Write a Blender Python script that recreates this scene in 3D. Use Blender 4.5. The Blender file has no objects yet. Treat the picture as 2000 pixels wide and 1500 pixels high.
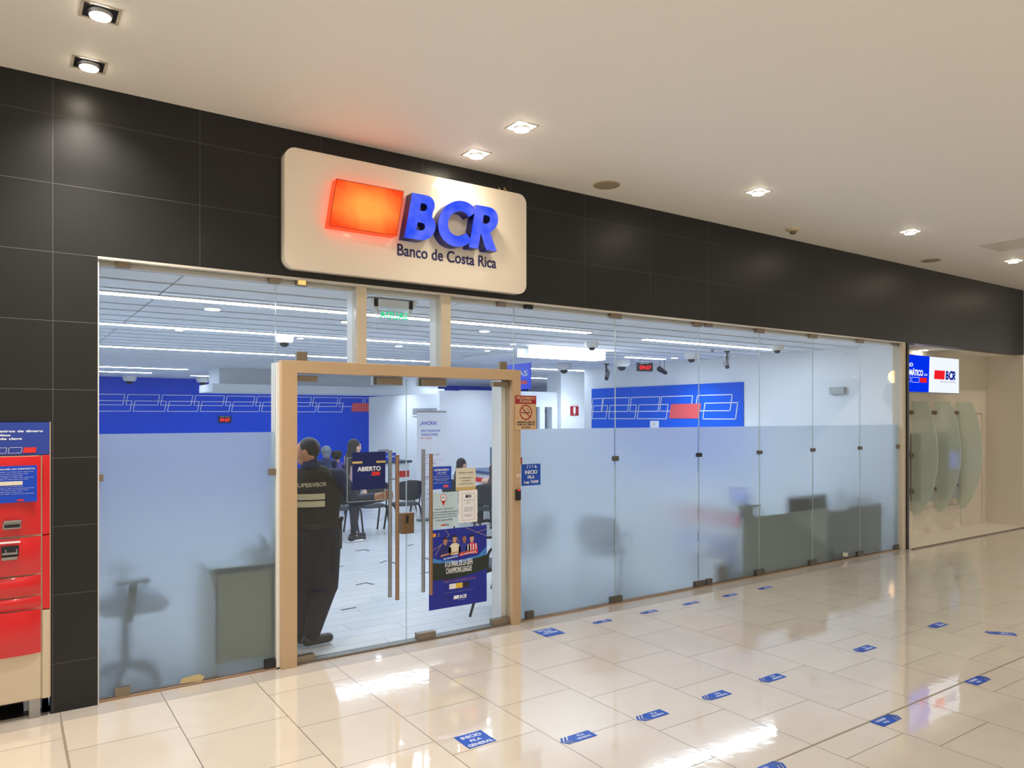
import bpy, bmesh, math, random
from mathutils import Vector, Matrix, Euler
random.seed(7)
PI = math.pi
SC = bpy.context.scene
COL = SC.collection

# ------------------------------------------------------------------ camera, world, exposure
cam = bpy.data.cameras.new('camera')
cam.sensor_width = 36.0
cam.lens = 36.0 * 1448.0 / 2000.0
cam.shift_y = 63.0 / 2000.0
cam.clip_start = 0.05
cam_o = bpy.data.objects.new('camera', cam)
COL.objects.link(cam_o)
cam_o.location = (0.0, -5.62, 1.92)
cam_o.rotation_euler = (PI / 2, 0.0, -math.atan(990.0 / 1448.0))
SC.camera = cam_o

SC.view_settings.view_transform = 'Standard'
SC.view_settings.look = 'None'
SC.view_settings.gamma = 1.0
SC.view_settings.use_curve_mapping = False
SC.view_settings.exposure = 0.0
SC.cycles.use_denoising = True
SC.cycles.transparent_max_bounces = 24
SC.cycles.max_bounces = 14
SC.cycles.transmission_bounces = 12
SC.cycles.sample_clamp_indirect = 6.0
SC.cycles.caustics_refractive = True
SC.cycles.blur_glossy = 0.5

W = bpy.data.worlds.new('mall_atrium_light')
SC.world = W
W.use_nodes = True
W.node_tree.nodes['Background'].inputs[0].default_value = (0.98, 0.955, 0.90, 1)
W.node_tree.nodes['Background'].inputs[1].default_value = 0.95

WARM = (1.0, 0.925, 0.82)
COOL = (0.80, 0.90, 1.0)
MALL_SPOT_W = 80.0
FILL_W = 150.0
STRIP_E = 37.0


def area_light(name, loc, rot, sx, sy, watts, color):
    l = bpy.data.lights.new(name, 'AREA')
    l.shape = 'RECTANGLE'
    l.size, l.size_y, l.energy, l.color = sx, sy, watts, color
    o = bpy.data.objects.new(name, l)
    COL.objects.link(o)
    o.location, o.rotation_euler = loc, rot
    return o


# ------------------------------------------------------------------ materials
def lin(c):
    out = []
    for v in c[:3]:
        v = v / 255.0
        out.append(v / 12.92 if v <= 0.04045 else ((v + 0.055) / 1.055) ** 2.4)
    return (out[0], out[1], out[2], 1.0)


def mat(name, c, rough=0.5, metal=0.0, var=0.06, scale=6.0, bump=0.0, coat=0.0, emit=None, es=0.0, spec=0.5, bscale=None):
    m = bpy.data.materials.new(name)
    m.use_nodes = True
    nt = m.node_tree
    b = nt.nodes['Principled BSDF']
    base = lin(c)
    tc = nt.nodes.new('ShaderNodeTexCoord')
    nz = nt.nodes.new('ShaderNodeTexNoise')
    nz.inputs['Scale'].default_value = scale
    nz.inputs['Detail'].default_value = 4.0
    nt.links.new(tc.outputs['Object'], nz.inputs['Vector'])
    mix = nt.nodes.new('ShaderNodeMix')
    mix.data_type = 'RGBA'
    mix.inputs[6].default_value = tuple(x * (1 - var) for x in base[:3]) + (1,)
    mix.inputs[7].default_value = tuple(min(1, x * (1 + var)) for x in base[:3]) + (1,)
    nt.links.new(nz.outputs['Fac'], mix.inputs[0])
    nt.links.new(mix.outputs[2], b.inputs['Base Color'])
    b.inputs['Roughness'].default_value = rough
    b.inputs['Metallic'].default_value = metal
    b.inputs['Specular IOR Level'].default_value = spec
    if coat:
        b.inputs['Coat Weight'].default_value = coat
        b.inputs['Coat Roughness'].default_value = 0.05
    if emit:
        b.inputs['Emission Color'].default_value = lin(emit)
        b.inputs['Emission Strength'].default_value = es
    if bump:
        n2 = nt.nodes.new('ShaderNodeTexNoise')
        n2.inputs['Scale'].default_value = bscale or scale * 8
        nt.links.new(tc.outputs['Object'], n2.inputs['Vector'])
        bp = nt.nodes.new('ShaderNodeBump')
        bp.inputs['Strength'].default_value = bump
        bp.inputs['Distance'].default_value = 0.01
        nt.links.new(n2.outputs['Fac'], bp.inputs['Height'])
        nt.links.new(bp.outputs['Normal'], b.inputs['Normal'])
    return m


def emis(name, c, s, noise=0.0, c2=None, nscale=3.0):
    m = bpy.data.materials.new(name)
    m.use_nodes = True
    nt = m.node_tree
    nt.nodes.remove(nt.nodes['Principled BSDF'])
    e = nt.nodes.new('ShaderNodeEmission')
    e.inputs[0].default_value = lin(c)
    e.inputs[1].default_value = s
    if c2:
        tc = nt.nodes.new('ShaderNodeTexCoord')
        nz = nt.nodes.new('ShaderNodeTexNoise')
        nz.inputs['Scale'].default_value = nscale
        nz.inputs['Detail'].default_value = 1.0
        nt.links.new(tc.outputs['Object'], nz.inputs['Vector'])
        cr = nt.nodes.new('ShaderNodeValToRGB')
        cr.color_ramp.elements[0].position = 0.35
        cr.color_ramp.elements[1].position = 0.65
        cr.color_ramp.elements[0].color = lin(c)
        cr.color_ramp.elements[1].color = lin(c2)
        nt.links.new(nz.outputs['Fac'], cr.inputs[0])
        nt.links.new(cr.outputs[0], e.inputs[0])
    nt.links.new(e.outputs[0], nt.nodes['Material Output'].inputs[0])
    return m


def math_node(nt, op, a, b=None):
    n = nt.nodes.new('ShaderNodeMath')
    n.operation = op
    for i, v in enumerate((a, b)):
        if v is None:
            continue
        if isinstance(v, (int, float)):
            n.inputs[i].default_value = v
        else:
            nt.links.new(v, n.inputs[i])
    return n.outputs[0]


def grid_mat(name, c, cj, axes, p0, size, stagger=0.0, jw=0.003, rough=0.1, var=0.06, vein=0.08, coat=0.0, tilt=0.0, spec=0.5, vscale=2.0, jfade=1.0, wav=0.0, vcut=None):
    """tiled surface from world position; axes picks the two coordinates, columns along the first axis"""
    m = bpy.data.materials.new(name)
    m.use_nodes = True
    nt = m.node_tree
    b = nt.nodes['Principled BSDF']
    g = nt.nodes.new('ShaderNodeNewGeometry')
    sp = nt.nodes.new('ShaderNodeSeparateXYZ')
    nt.links.new(g.outputs['Position'], sp.inputs[0])
    u0 = sp.outputs['XYZ'.index(axes[0])]
    v0 = sp.outputs['XYZ'.index(axes[1])]
    u = math_node(nt, 'DIVIDE', math_node(nt, 'SUBTRACT', u0, p0[0]), size[0])
    cu = math_node(nt, 'FLOOR', u)
    v = math_node(nt, 'DIVIDE', math_node(nt, 'SUBTRACT', v0, p0[1]), size[1])
    v = math_node(nt, 'ADD', v, math_node(nt, 'MULTIPLY', cu, stagger))
    cv = math_node(nt, 'FLOOR', v)
    fu = math_node(nt, 'SUBTRACT', u, cu)
    fv = math_node(nt, 'SUBTRACT', v, cv)
    du = math_node(nt, 'MULTIPLY', math_node(nt, 'MINIMUM', fu, math_node(nt, 'SUBTRACT', 1.0, fu)), size[0])
    dv = math_node(nt, 'MULTIPLY', math_node(nt, 'MINIMUM', fv, math_node(nt, 'SUBTRACT', 1.0, fv)), size[1])
    if vcut is not None:
        dv = math_node(nt, 'ADD', dv, math_node(nt, 'MULTIPLY', math_node(nt, 'GREATER_THAN', v0, vcut), 10.0))
    d = math_node(nt, 'MINIMUM', du, dv)
    j = math_node(nt, 'LESS_THAN', d, jw / 2)
    j = math_node(nt, 'MULTIPLY', j, jfade)
    cmb = nt.nodes.new('ShaderNodeCombineXYZ')
    nt.links.new(cu, cmb.inputs[0])
    nt.links.new(cv, cmb.inputs[1])
    wn = nt.nodes.new('ShaderNodeTexWhiteNoise')
    nt.links.new(cmb.outputs[0], wn.inputs['Vector'])
    nz = nt.nodes.new('ShaderNodeTexNoise')
    nz.inputs['Scale'].default_value = vscale
    nz.inputs['Detail'].default_value = 6.0
    nz.inputs['Distortion'].default_value = 1.5
    off = nt.nodes.new('ShaderNodeVectorMath')
    off.operation = 'MULTIPLY_ADD'
    nt.links.new(wn.outputs['Color'], off.inputs[0])
    off.inputs[1].default_value = (30, 30, 30)
    nt.links.new(g.outputs['Position'], off.inputs[2])
    nt.links.new(off.outputs[0], nz.inputs['Vector'])
    f = math_node(nt, 'ADD', math_node(nt, 'MULTIPLY', math_node(nt, 'SUBTRACT', wn.outputs['Value'], 0.5), var * 2),
                  math_node(nt, 'MULTIPLY', math_node(nt, 'SUBTRACT', nz.outputs['Fac'], 0.5), vein * 2))
    f = math_node(nt, 'ADD', f, 1.0)
    sc = nt.nodes.new('ShaderNodeVectorMath')
    sc.operation = 'SCALE'
    sc.inputs[0].default_value = lin(c)[:3]
    nt.links.new(f, sc.inputs['Scale'])
    mx = nt.nodes.new('ShaderNodeMix')
    mx.data_type = 'RGBA'
    nt.links.new(j, mx.inputs[0])
    nt.links.new(sc.outputs[0], mx.inputs[6])
    mx.inputs[7].default_value = lin(cj)
    nt.links.new(mx.outputs[2], b.inputs['Base Color'])
    rg = math_node(nt, 'ADD', math_node(nt, 'MULTIPLY', j, 0.4), rough)
    nt.links.new(rg, b.inputs['Roughness'])
    b.inputs['Specular IOR Level'].default_value = spec
    if coat:
        b.inputs['Coat Weight'].default_value = coat
        b.inputs['Coat Roughness'].default_value = 0.03
    if tilt or wav:
        ad = nt.nodes.new('ShaderNodeVectorMath')
        ad.operation = 'MULTIPLY_ADD'
        sb = nt.nodes.new('ShaderNodeVectorMath')
        sb.operation = 'SUBTRACT'
        nt.links.new(wn.outputs['Color'], sb.inputs[0])
        sb.inputs[1].default_value = (0.5, 0.5, 0.5)
        nt.links.new(sb.outputs[0], ad.inputs[0])
        ad.inputs[1].default_value = (tilt, tilt, tilt)
        bp = nt.nodes.new('ShaderNodeBump')
        bp.inputs['Strength'].default_value = 1.0
        bp.inputs['Distance'].default_value = wav
        n3 = nt.nodes.new('ShaderNodeTexNoise')
        n3.inputs['Scale'].default_value = 14.0
        n3.inputs['Detail'].default_value = 2.0
        nt.links.new(g.outputs['Position'], n3.inputs['Vector'])
        nt.links.new(n3.outputs['Fac'], bp.inputs['Height'])
        nt.links.new(bp.outputs['Normal'], ad.inputs[2])
        nm = nt.nodes.new('ShaderNodeVectorMath')
        nm.operation = 'NORMALIZE'
        nt.links.new(ad.outputs[0], nm.inputs[0])
        nt.links.new(nm.outputs[0], b.inputs['Normal'])
        if coat:
            nt.links.new(nm.outputs[0], b.inputs['Coat Normal'])
    return m


def glass_mat(name, tint, refl=1.0):
    m = bpy.data.materials.new(name)
    m.use_nodes = True
    nt = m.node_tree
    nt.nodes.remove(nt.nodes['Principled BSDF'])
    t = nt.nodes.new('ShaderNodeBsdfTransparent')
    t.inputs[0].default_value = tint
    gl = nt.nodes.new('ShaderNodeBsdfGlossy')
    gl.inputs['Roughness'].default_value = 0.0
    gl.inputs['Color'].default_value = (1, 1, 1, 1)
    g = nt.nodes.new('ShaderNodeNewGeometry')
    dt = nt.nodes.new('ShaderNodeVectorMath')
    dt.operation = 'DOT_PRODUCT'
    nt.links.new(g.outputs['Normal'], dt.inputs[0])
    nt.links.new(g.outputs['Incoming'], dt.inputs[1])
    c = math_node(nt, 'SUBTRACT', 1.0, math_node(nt, 'ABSOLUTE', dt.outputs['Value']))
    mul = math_node(nt, 'MULTIPLY', math_node(nt, 'ADD', math_node(nt, 'MULTIPLY', math_node(nt, 'POWER', c, 5.0), 0.98), 0.02), refl)
    mx = nt.nodes.new('ShaderNodeMixShader')
    nt.links.new(mul, mx.inputs[0])
    nt.links.new(t.outputs[0], mx.inputs[1])
    nt.links.new(gl.outputs[0], mx.inputs[2])
    nt.links.new(mx.outputs[0], nt.nodes['Material Output'].inputs[0])
    return m


def film_mat(name, rough, ior, haze, tint, haze_c):
    m = bpy.data.materials.new(name)
    m.use_nodes = True
    nt = m.node_tree
    nt.nodes.remove(nt.nodes['Principled BSDF'])
    r = nt.nodes.new('ShaderNodeBsdfRefraction')
    r.inputs['Color'].default_value = tint
    r.inputs['Roughness'].default_value = rough
    r.inputs['IOR'].default_value = ior
    last = r.outputs[0]
    if haze:
        for k, kind in enumerate(('ShaderNodeBsdfTranslucent', 'ShaderNodeBsdfDiffuse')):
            d = nt.nodes.new(kind)
            d.inputs[0].default_value = haze_c
            mx = nt.nodes.new('ShaderNodeMixShader')
            mx.inputs[0].default_value = haze[k]
            nt.links.new(last, mx.inputs[1])
            nt.links.new(d.outputs[0], mx.inputs[2])
            last = mx.outputs[0]
    nt.links.new(last, nt.nodes['Material Output'].inputs[0])
    return m


M = {}
M['mall_floor'] = grid_mat('polished_cream_tile', (222, 211, 196), (96, 82, 70), 'XY', (0.294, -0.678), (0.6, 0.643), stagger=1 / 3.0, jw=0.005,
                           rough=0.07, var=0.03, vein=0.08, coat=0.8, tilt=0.004, wav=0.0004, spec=0.7, vcut=-0.3)
M['border_tile'] = grid_mat('grey_border_tile', (186, 178, 170), (110, 98, 88), 'XY', (0.294, -5.0), (0.6, 10.0), jw=0.004, rough=0.1, coat=0.4, var=0.03, vein=0.12)
M['ceiling'] = mat('mall_ceiling_paint', (240, 235, 226), 0.55, var=0.01, scale=1.0)
M['black_tile'] = grid_mat('anthracite_wall_tile', (32, 32, 33), (78, 78, 78), 'XZ', (0.254, -0.124), (0.892, 0.4435), jw=0.004, rough=0.36, var=0.07, vein=0.16, spec=0.34, tilt=0.008)
M['bank_floor'] = grid_mat('pale_bank_plank_tile', (212, 214, 214), (140, 142, 144), 'YX', (0.1, 0.3), (0.2, 1.2), stagger=0.37, jw=0.007, rough=0.25, var=0.03, vein=0.05)
M['slat'] = mat('ceiling_slat_metal', (226, 231, 238), 0.8, spec=0.2, var=0.01)
M['slat_gap'] = mat('slat_gap_grey', (80, 84, 92), 0.7)
M['wall_white'] = mat('white_wall_paint', (232, 236, 240), 0.6, var=0.01)
M['wall_cream'] = mat('cream_stone_wall', (226, 216, 200), 0.55, var=0.03, scale=2, bump=0.15, bscale=7)
M['stone_wave'] = mat('cream_wavy_stone', (224, 214, 198), 0.5, var=0.03, scale=3, bump=0.6, bscale=9)
M['blue_wall'] = mat('royal_blue_wall', (0, 76, 212), 0.3, var=0.01, spec=0.12)
M['mural_blue'] = mat('royal_blue_panel', (0, 92, 222), 0.5, var=0.01, spec=0.1)
M['white_line'] = mat('white_vinyl', (225, 232, 245), 0.5, var=0.0)
M['vinyl_red'] = mat('coral_red_vinyl', (222, 84, 90), 0.5, var=0.0)
M['glass'] = glass_mat('clear_glass', (0.965, 0.98, 0.978, 1), 1.0)
M['edge'] = mat('glass_edge', (185, 203, 203), 0.15, var=0.0, spec=0.8)
M['film_f'] = film_mat('film_front', 0.0, 1.3, (0.03, 0.10), (1, 1, 1, 1), (0.62, 0.74, 0.86, 1))
M['film_b'] = film_mat('film_back', 0.5, 1.3, (0.5, 0.0), (0.66, 0.73, 0.76, 1), (0.62, 0.67, 0.71, 1))
M['fin_f'] = film_mat('fin_front', 0.0, 1.3, (0.05, 0.55), (0.95, 1, 0.96, 1), (0.66, 0.74, 0.66, 1))
M['fin_b'] = film_mat('fin_back', 0.6, 1.3, (0.25, 0.0), (0.92, 1, 0.95, 1), (0.62, 0.68, 0.56, 1))
M['brass'] = mat('bronze_metal', (142, 130, 114), 0.35, 0.75, var=0.04)
M['steel'] = mat('brushed_steel', (165, 165, 165), 0.3, 0.9, var=0.05, scale=30)
M['bronze_tube'] = mat('bronze_tube', (152, 122, 98), 0.3, 0.75, var=0.05, scale=30)
M['dark_metal'] = mat('dark_metal', (48, 50, 56), 0.35, 0.6)
M['clamp_grey'] = mat('clamp_grey_metal', (96, 90, 84), 0.4, 0.5)
M['black_plastic'] = mat('black_plastic', (24, 27, 32), 0.4)
M['chair_fabric'] = mat('charcoal_chair_fabric', (36, 42, 50), 0.7, bump=0.2)
M['white_plastic'] = mat('white_plastic', (228, 228, 226), 0.35)
M['grey_plastic'] = mat('grey_plastic', (150, 155, 158), 0.4)
M['frame_cream'] = mat('cream_door_frame', (188, 160, 126), 0.35, var=0.02)
M['frame_white'] = mat('white_jamb', (232, 230, 224), 0.35, var=0.02)
M['post_beige'] = mat('beige_post', (205, 192, 168), 0.4, var=0.02)
M['sign_white'] = mat('gloss_white_sign', (244, 232, 214), 0.12, var=0.0, coat=0.3)
M['navy_text'] = mat('navy_lettering', (38, 38, 98), 0.4, var=0.0)
M['letter_side'] = mat('letter_return_blue', (30, 36, 120), 0.3, 0.3)
M['blue_vinyl'] = mat('blue_vinyl', (4, 76, 186), 0.3, var=0.0)
M['navy_card'] = mat('navy_card', (2, 24, 88), 0.3, var=0.02)
M['royal_card'] = mat('royal_card', (4, 64, 186), 0.35, var=0.02)
M['red_card'] = mat('red_print', (205, 44, 40), 0.4, var=0.0)
M['dark_red'] = mat('maroon_print', (158, 26, 44), 0.4, var=0.0)
M['beige_card'] = mat('beige_card', (202, 168, 130), 0.5, var=0.02)
M['paper_tan'] = mat('cream_paper', (214, 208, 190), 0.6, var=0.02)
M['paper'] = mat('white_paper', (235, 236, 240), 0.6, var=0.01)
M['paper_blue'] = mat('pale_blue_print', (190, 212, 226), 0.5, var=0.03)
M['ink'] = mat('dark_ink', (40, 42, 60), 0.5, var=0.0)
M['ink_grey'] = mat('grey_ink', (120, 122, 132), 0.5, var=0.0)
M['gold'] = mat('tan_print', (196, 170, 110), 0.4, var=0.0)
M['machine_red'] = mat('gloss_red_panel', (205, 10, 22), 0.18, var=0.02, coat=0.5)
M['machine_cream'] = mat('champagne_metal', (205, 190, 165), 0.35, 0.3)
M['skin'] = mat('skin', (190, 138, 110), 0.5, var=0.05, scale=12)
M['skin_light'] = mat('light_skin', (218, 176, 154), 0.5, var=0.04, scale=12)
M['hair'] = mat('black_hair', (26, 22, 24), 0.45, var=0.2, scale=60, bump=0.4)
M['hair_brown'] = mat('brown_hair', (62, 44, 38), 0.45, var=0.2, scale=60, bump=0.4)
M['navy_cloth'] = mat('navy_uniform_cloth', (28, 42, 82), 0.8, bump=0.15)
M['vest_cloth'] = mat('dark_vest_cloth', (31, 29, 29), 0.85, bump=0.2)
M['dark_trouser'] = mat('dark_trouser_cloth', (20, 25, 40), 0.85, bump=0.15)
M['legging'] = mat('charcoal_legging', (38, 40, 48), 0.8)
M['floral'] = mat('pale_pink_floral_cloth', (196, 160, 164), 0.8, var=0.35, scale=40)
M['green_cloth'] = mat('olive_green_cloth', (58, 84, 50), 0.8)
M['white_cloth'] = mat('white_cloth', (222, 228, 238), 0.8)
M['purple_cloth'] = mat('purple_patterned_cloth', (70, 60, 130), 0.8, var=0.6, scale=30)
M['boot'] = mat('black_boot_leather', (20, 20, 22), 0.35)
M['reflect'] = mat('reflective_tape', (190, 184, 158), 0.4, var=0.03)
M['strip'] = emis('strip_light', (222, 236, 255), STRIP_E)
M['lamp_cool'] = emis('cool_lamp', (235, 244, 255), 12.0)
M['lamp_warm'] = emis('warm_lamp', (255, 240, 212), 60.0)
M['red_face'] = emis('orange_lightbox', (255, 66, 26), 1.08)
_nt = M['red_face'].node_tree
_g = _nt.nodes.new('ShaderNodeTexCoord')
_mp = _nt.nodes.new('ShaderNodeMapping')
_mp.inputs['Location'].default_value = (-2.345 * 2.7, 0, -3.55 * 4.3)
_mp.inputs['Scale'].default_value = (2.7, 0, 4.3)
_nt.links.new(_g.outputs['Object'], _mp.inputs[0])
_nz = _nt.nodes.new('ShaderNodeTexNoise')
_nz.inputs['Scale'].default_value = 9.0
_nt.links.new(_g.outputs['Object'], _nz.inputs[0])
_gr = _nt.nodes.new('ShaderNodeTexGradient')
_gr.gradient_type = 'SPHERICAL'
_nt.links.new(_mp.outputs[0], _gr.inputs[0])
_ad = math_node(_nt, 'ADD', _gr.outputs['Fac'], math_node(_nt, 'MULTIPLY', math_node(_nt, 'SUBTRACT', _nz.outputs['Fac'], 0.5), 0.35))
_cr = _nt.nodes.new('ShaderNodeValToRGB')
_cr.color_ramp.elements[0].position = 0.05
_cr.color_ramp.elements[1].position = 0.75
_cr.color_ramp.elements[0].color = lin((255, 74, 30))
_cr.color_ramp.elements[1].color = lin((255, 166, 74))
_nt.links.new(_ad, _cr.inputs[0])
_nt.links.new(_cr.outputs[0], _nt.nodes['Emission'].inputs[0])
M['red_side'] = emis('orange_lightbox_side', (255, 62, 34), 2.4)
M['blue_face'] = emis('blue_lit_face', (52, 84, 248), 1.0, c2=(98, 116, 255), nscale=7.0)
M['sign_w'] = emis('lit_white_acrylic', (238, 243, 255), 1.05)
M['sign_b'] = emis('lit_blue_acrylic', (0, 48, 236), 1.0)
M['sign_r'] = emis('lit_red_acrylic', (240, 30, 40), 1.0)
M['sign_n'] = emis('lit_navy_acrylic', (24, 40, 150), 0.9)
M['led_red'] = emis('red_led', (255, 40, 50), 1.6)
M['led_green'] = emis('green_exit', (40, 215, 140), 1.1)
M['led_orange'] = emis('amber_lamp', (255, 190, 110), 1.4)
M['screen_blue'] = emis('screen_glow', (110, 130, 225), 1.1)


# ------------------------------------------------------------------ mesh builder
class MB:
    def __init__(self):
        self.v, self.f, self.mi = [], [], []

    def add(self, vs, fs, mi=0, T=None):
        n = len(self.v)
        self.v += [tuple(T @ Vector(p)) if T else tuple(p) for p in vs]
        self.f += [tuple(i + n for i in f) for f in fs]
        self.mi += [mi] * len(fs)
        return self

    def box(self, a, b, mi=0, T=None):
        x0, y0, z0 = [min(p, q) for p, q in zip(a, b)]
        x1, y1, z1 = [max(p, q) for p, q in zip(a, b)]
        vs = [(x0, y0, z0), (x1, y0, z0), (x1, y1, z0), (x0, y1, z0), (x0, y0, z1), (x1, y0, z1), (x1, y1, z1), (x0, y1, z1)]
        fs = [(0, 3, 2, 1), (4, 5, 6, 7), (0, 1, 5, 4), (1, 2, 6, 5), (2, 3, 7, 6), (3, 0, 4, 7)]
        return self.add(vs, fs, mi, T)

    def prism(self, poly, y0, y1, mi=0, T=None):
        """polygon in x,z counter-clockwise seen from -y, front face at y0 (< y1)"""
        n = len(poly)
        vs = [(x, y0, z) for x, z in poly] + [(x, y1, z) for x, z in poly]
        fs = [tuple(range(n)), tuple(range(2 * n - 1, n - 1, -1))]
        fs += [(i, i + n, (i + 1) % n + n, (i + 1) % n) for i in range(n)]
        return self.add(vs, fs, mi, T)

    def tube(self, pts, r, seg=10, mi=0, T=None, flat=1.0):
        pts = [Vector(p) for p in pts]
        rs = r if isinstance(r, (list, tuple)) else [r] * len(pts)
        vs, fs = [], []
        prev = None
        for i, p in enumerate(pts):
            d = (pts[min(i + 1, len(pts) - 1)] - pts[max(i - 1, 0)]).normalized()
            if prev is None:
                a = d.orthogonal().normalized()
            else:
                a = (prev - d * prev.dot(d)).normalized()
            prev = a
            b = d.cross(a)
            for k in range(seg):
                t = 2 * PI * k / seg
                vs.append(tuple(p + (a * math.cos(t) + b * math.sin(t) * flat) * rs[i]))
        for i in range(len(pts) - 1):
            for k in range(seg):
                k2 = (k + 1) % seg
                fs.append((i * seg + k, i * seg + k2, (i + 1) * seg + k2, (i + 1) * seg + k))
        fs.append(tuple(range(seg - 1, -1, -1)))
        fs.append(tuple((len(pts) - 1) * seg + k for k in range(seg)))
        return self.add(vs, fs, mi, T)

    def lathe(self, prof, seg=24, mi=0, T=None):
        vs, fs = [], []
        for r, z in prof:
            for k in range(seg):
                t = 2 * PI * k / seg
                vs.append((r * math.cos(t), r * math.sin(t), z))
        for i in range(len(prof) - 1):
            for k in range(seg):
                k2 = (k + 1) % seg
                fs.append((i * seg + k, i * seg + k2, (i + 1) * seg + k2, (i + 1) * seg + k))
        fs.append(tuple(range(seg - 1, -1, -1)))
        fs.append(tuple((len(prof) - 1) * seg + k for k in range(seg)))
        return self.add(vs, fs, mi, T)

    def ell(self, c, r, seg=16, rings=10, mi=0, R=None):
        vs, fs = [], []
        c = Vector(c)
        for i in range(rings + 1):
            ph = PI * i / rings
            for k in range(seg):
                t = 2 * PI * k / seg
                p = Vector((r[0] * math.sin(ph) * math.cos(t), r[1] * math.sin(ph) * math.sin(t), r[2] * math.cos(ph)))
                if R:
                    p = R @ p
                vs.append(tuple(c + p))
        for i in range(rings):
            for k in range(seg):
                k2 = (k + 1) % seg
                fs.append((i * seg + k, (i + 1) * seg + k, (i + 1) * seg + k2, i * seg + k2))
        return self.add(vs, fs, mi)

    def cap(self, p0, p1, r0, r1, w=(1, 0, 0), k=1.0, seg=16, mi=0):
        """tapered capsule, widened by k along w"""
        p0, p1, w = Vector(p0), Vector(p1), Vector(w)
        d = (p1 - p0)
        L = d.length or 1e-4
        d.normalize()
        a = w - d * w.dot(d)
        if a.length < 1e-3:
            a = d.orthogonal()
        a.normalize()
        b = d.cross(a)
        rings = []
        for i in range(6):
            t = PI / 2 * (1 - i / 5.0)
            rings.append((p0 - d * r0 * math.sin(t), r0 * math.cos(t)))
        for i in range(6):
            t = PI / 2 * i / 5.0
            rings.append((p1 + d * r1 * math.sin(t), r1 * math.cos(t)))
        vs, fs = [], []
        for c, r in rings:
            r = max(r, 1e-4)
            for q in range(seg):
                t = 2 * PI * q / seg
                vs.append(tuple(c + a * math.cos(t) * r * k + b * math.sin(t) * r))
        for i in range(len(rings) - 1):
            for q in range(seg):
                q2 = (q + 1) % seg
                fs.append((i * seg + q, i * seg + q2, (i + 1) * seg + q2, (i + 1) * seg + q))
        fs.append(tuple(range(seg - 1, -1, -1)))
        fs.append(tuple((len(rings) - 1) * seg + q for q in range(seg)))
        return self.add(vs, fs, mi)

    def mesh(self, name, mats, smooth=False, bevel=0.0, bseg=2):
        me = bpy.data.meshes.new(name)
        me.from_pydata(self.v, [], self.f)
        for m in mats:
            me.materials.append(m)
        me.polygons.foreach_set('material_index', self.mi)
        if bevel:
            bm = bmesh.new()
            bm.from_mesh(me)
            bmesh.ops.remove_doubles(bm, verts=bm.verts, dist=1e-5)
            bmesh.ops.recalc_face_normals(bm, faces=bm.faces)
            es = [e for e in bm.edges if len(e.link_faces) == 2 and e.calc_face_angle(0) > 0.6]
            bmesh.ops.bevel(bm, geom=es, offset=bevel, segments=bseg, profile=0.5, affect='EDGES')
            bm.to_mesh(me)
            bm.free()
        if smooth:
            me.polygons.foreach_set('use_smooth', [True] * len(me.polygons))
            try:
                me.set_sharp_from_angle(angle=0.7)
            except Exception:
                pass
        me.update()
        return me

    def build(self, name, m, parent=None, smooth=False, bevel=0.0, bseg=2, loc=None):
        mats = m if isinstance(m, (list, tuple)) else [m]
        o = bpy.data.objects.new(name, self.mesh(name, mats, smooth, bevel, bseg))
        COL.objects.link(o)
        if parent:
            o.parent = parent
        if loc:
            o.location = loc
        return o


def tag(o, label, cat, group=None, kind=None):
    o['label'] = label
    o['category'] = cat
    if group:
        o['group'] = group
    if kind:
        o['kind'] = kind
    return o


def thing(name, label, cat, loc=(0, 0, 0), rot=(0, 0, 0), group=None, kind=None):
    o = bpy.data.objects.new(name, None)
    COL.objects.link(o)
    o.empty_display_size = 0.1
    o.location = loc
    o.rotation_euler = rot
    return tag(o, label, cat, group, kind)


def copy_tree(o, parent=None):
    c = o.copy()
    COL.objects.link(c)
    c.parent = parent
    for ch in [x for x in bpy.data.objects if x.parent == o]:
        copy_tree(ch, c)
    return c


def struct(mb, name, label, cat, m, **kw):
    return tag(mb.build(name, m, **kw), label, cat, kind='structure')


def text_mesh(s, w=None, h=None, bold=0.0, depth=0.0, shear=0.0, align='l', res=3):
    cu = bpy.data.curves.new('t', 'FONT')
    cu.body = s
    cu.size = 1.0
    cu.offset = bold
    cu.extrude = 0.001
    cu.shear = shear
    cu.resolution_u = res
    cu.space_line = 1.0
    o = bpy.data.objects.new('t', cu)
    me = bpy.data.meshes.new_from_object(o)
    bpy.data.objects.remove(o)
    bpy.data.curves.remove(cu)
    xs = [v.co.x for v in me.vertices]
    ys = [v.co.y for v in me.vertices]
    if not xs:
        return me
    x0, x1, y0, y1 = min(xs), max(xs), min(ys), max(ys)
    sx = (w / (x1 - x0)) if w else None
    sy = (h / (y1 - y0)) if h else None
    sx = sx or sy
    sy = sy or sx
    ox = {'l': x0, 'c': (x0 + x1) / 2, 'r': x1}[align]
    for v in me.vertices:
        x, y, z = v.co
        v.co = ((x - ox) * sx, -(z + 0.001) / 0.002 * max(depth, 0.0006), (y - y0) * sy)
    me.materials.clear()
    return me


def text(parent, s, x, z, y=0.0, w=None, h=None, m='white_line', bold=0.0, depth=0.0008, shear=0.0, align='l', name='lettering', flip=False, res=5):
    """flat lettering standing on the plane y of the parent, baseline-bottom at z; flip turns it to read from behind"""
    me = text_mesh(s, w, h, bold, depth, shear, align, res)
    if flip:
        for v in me.vertices:
            v.co.x = -v.co.x
            v.co.y = -v.co.y
    me.materials.append(M[m])
    me.name = name
    o = bpy.data.objects.new(name, me)
    COL.objects.link(o)
    o.parent = parent
    o.location = (x, y, z)
    return o


def para_poly(x0, z0, w, h, sh):
    return [(x0, z0), (x0 + w, z0), (x0 + w + sh, z0 + h), (x0 + sh, z0 + h)]


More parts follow.
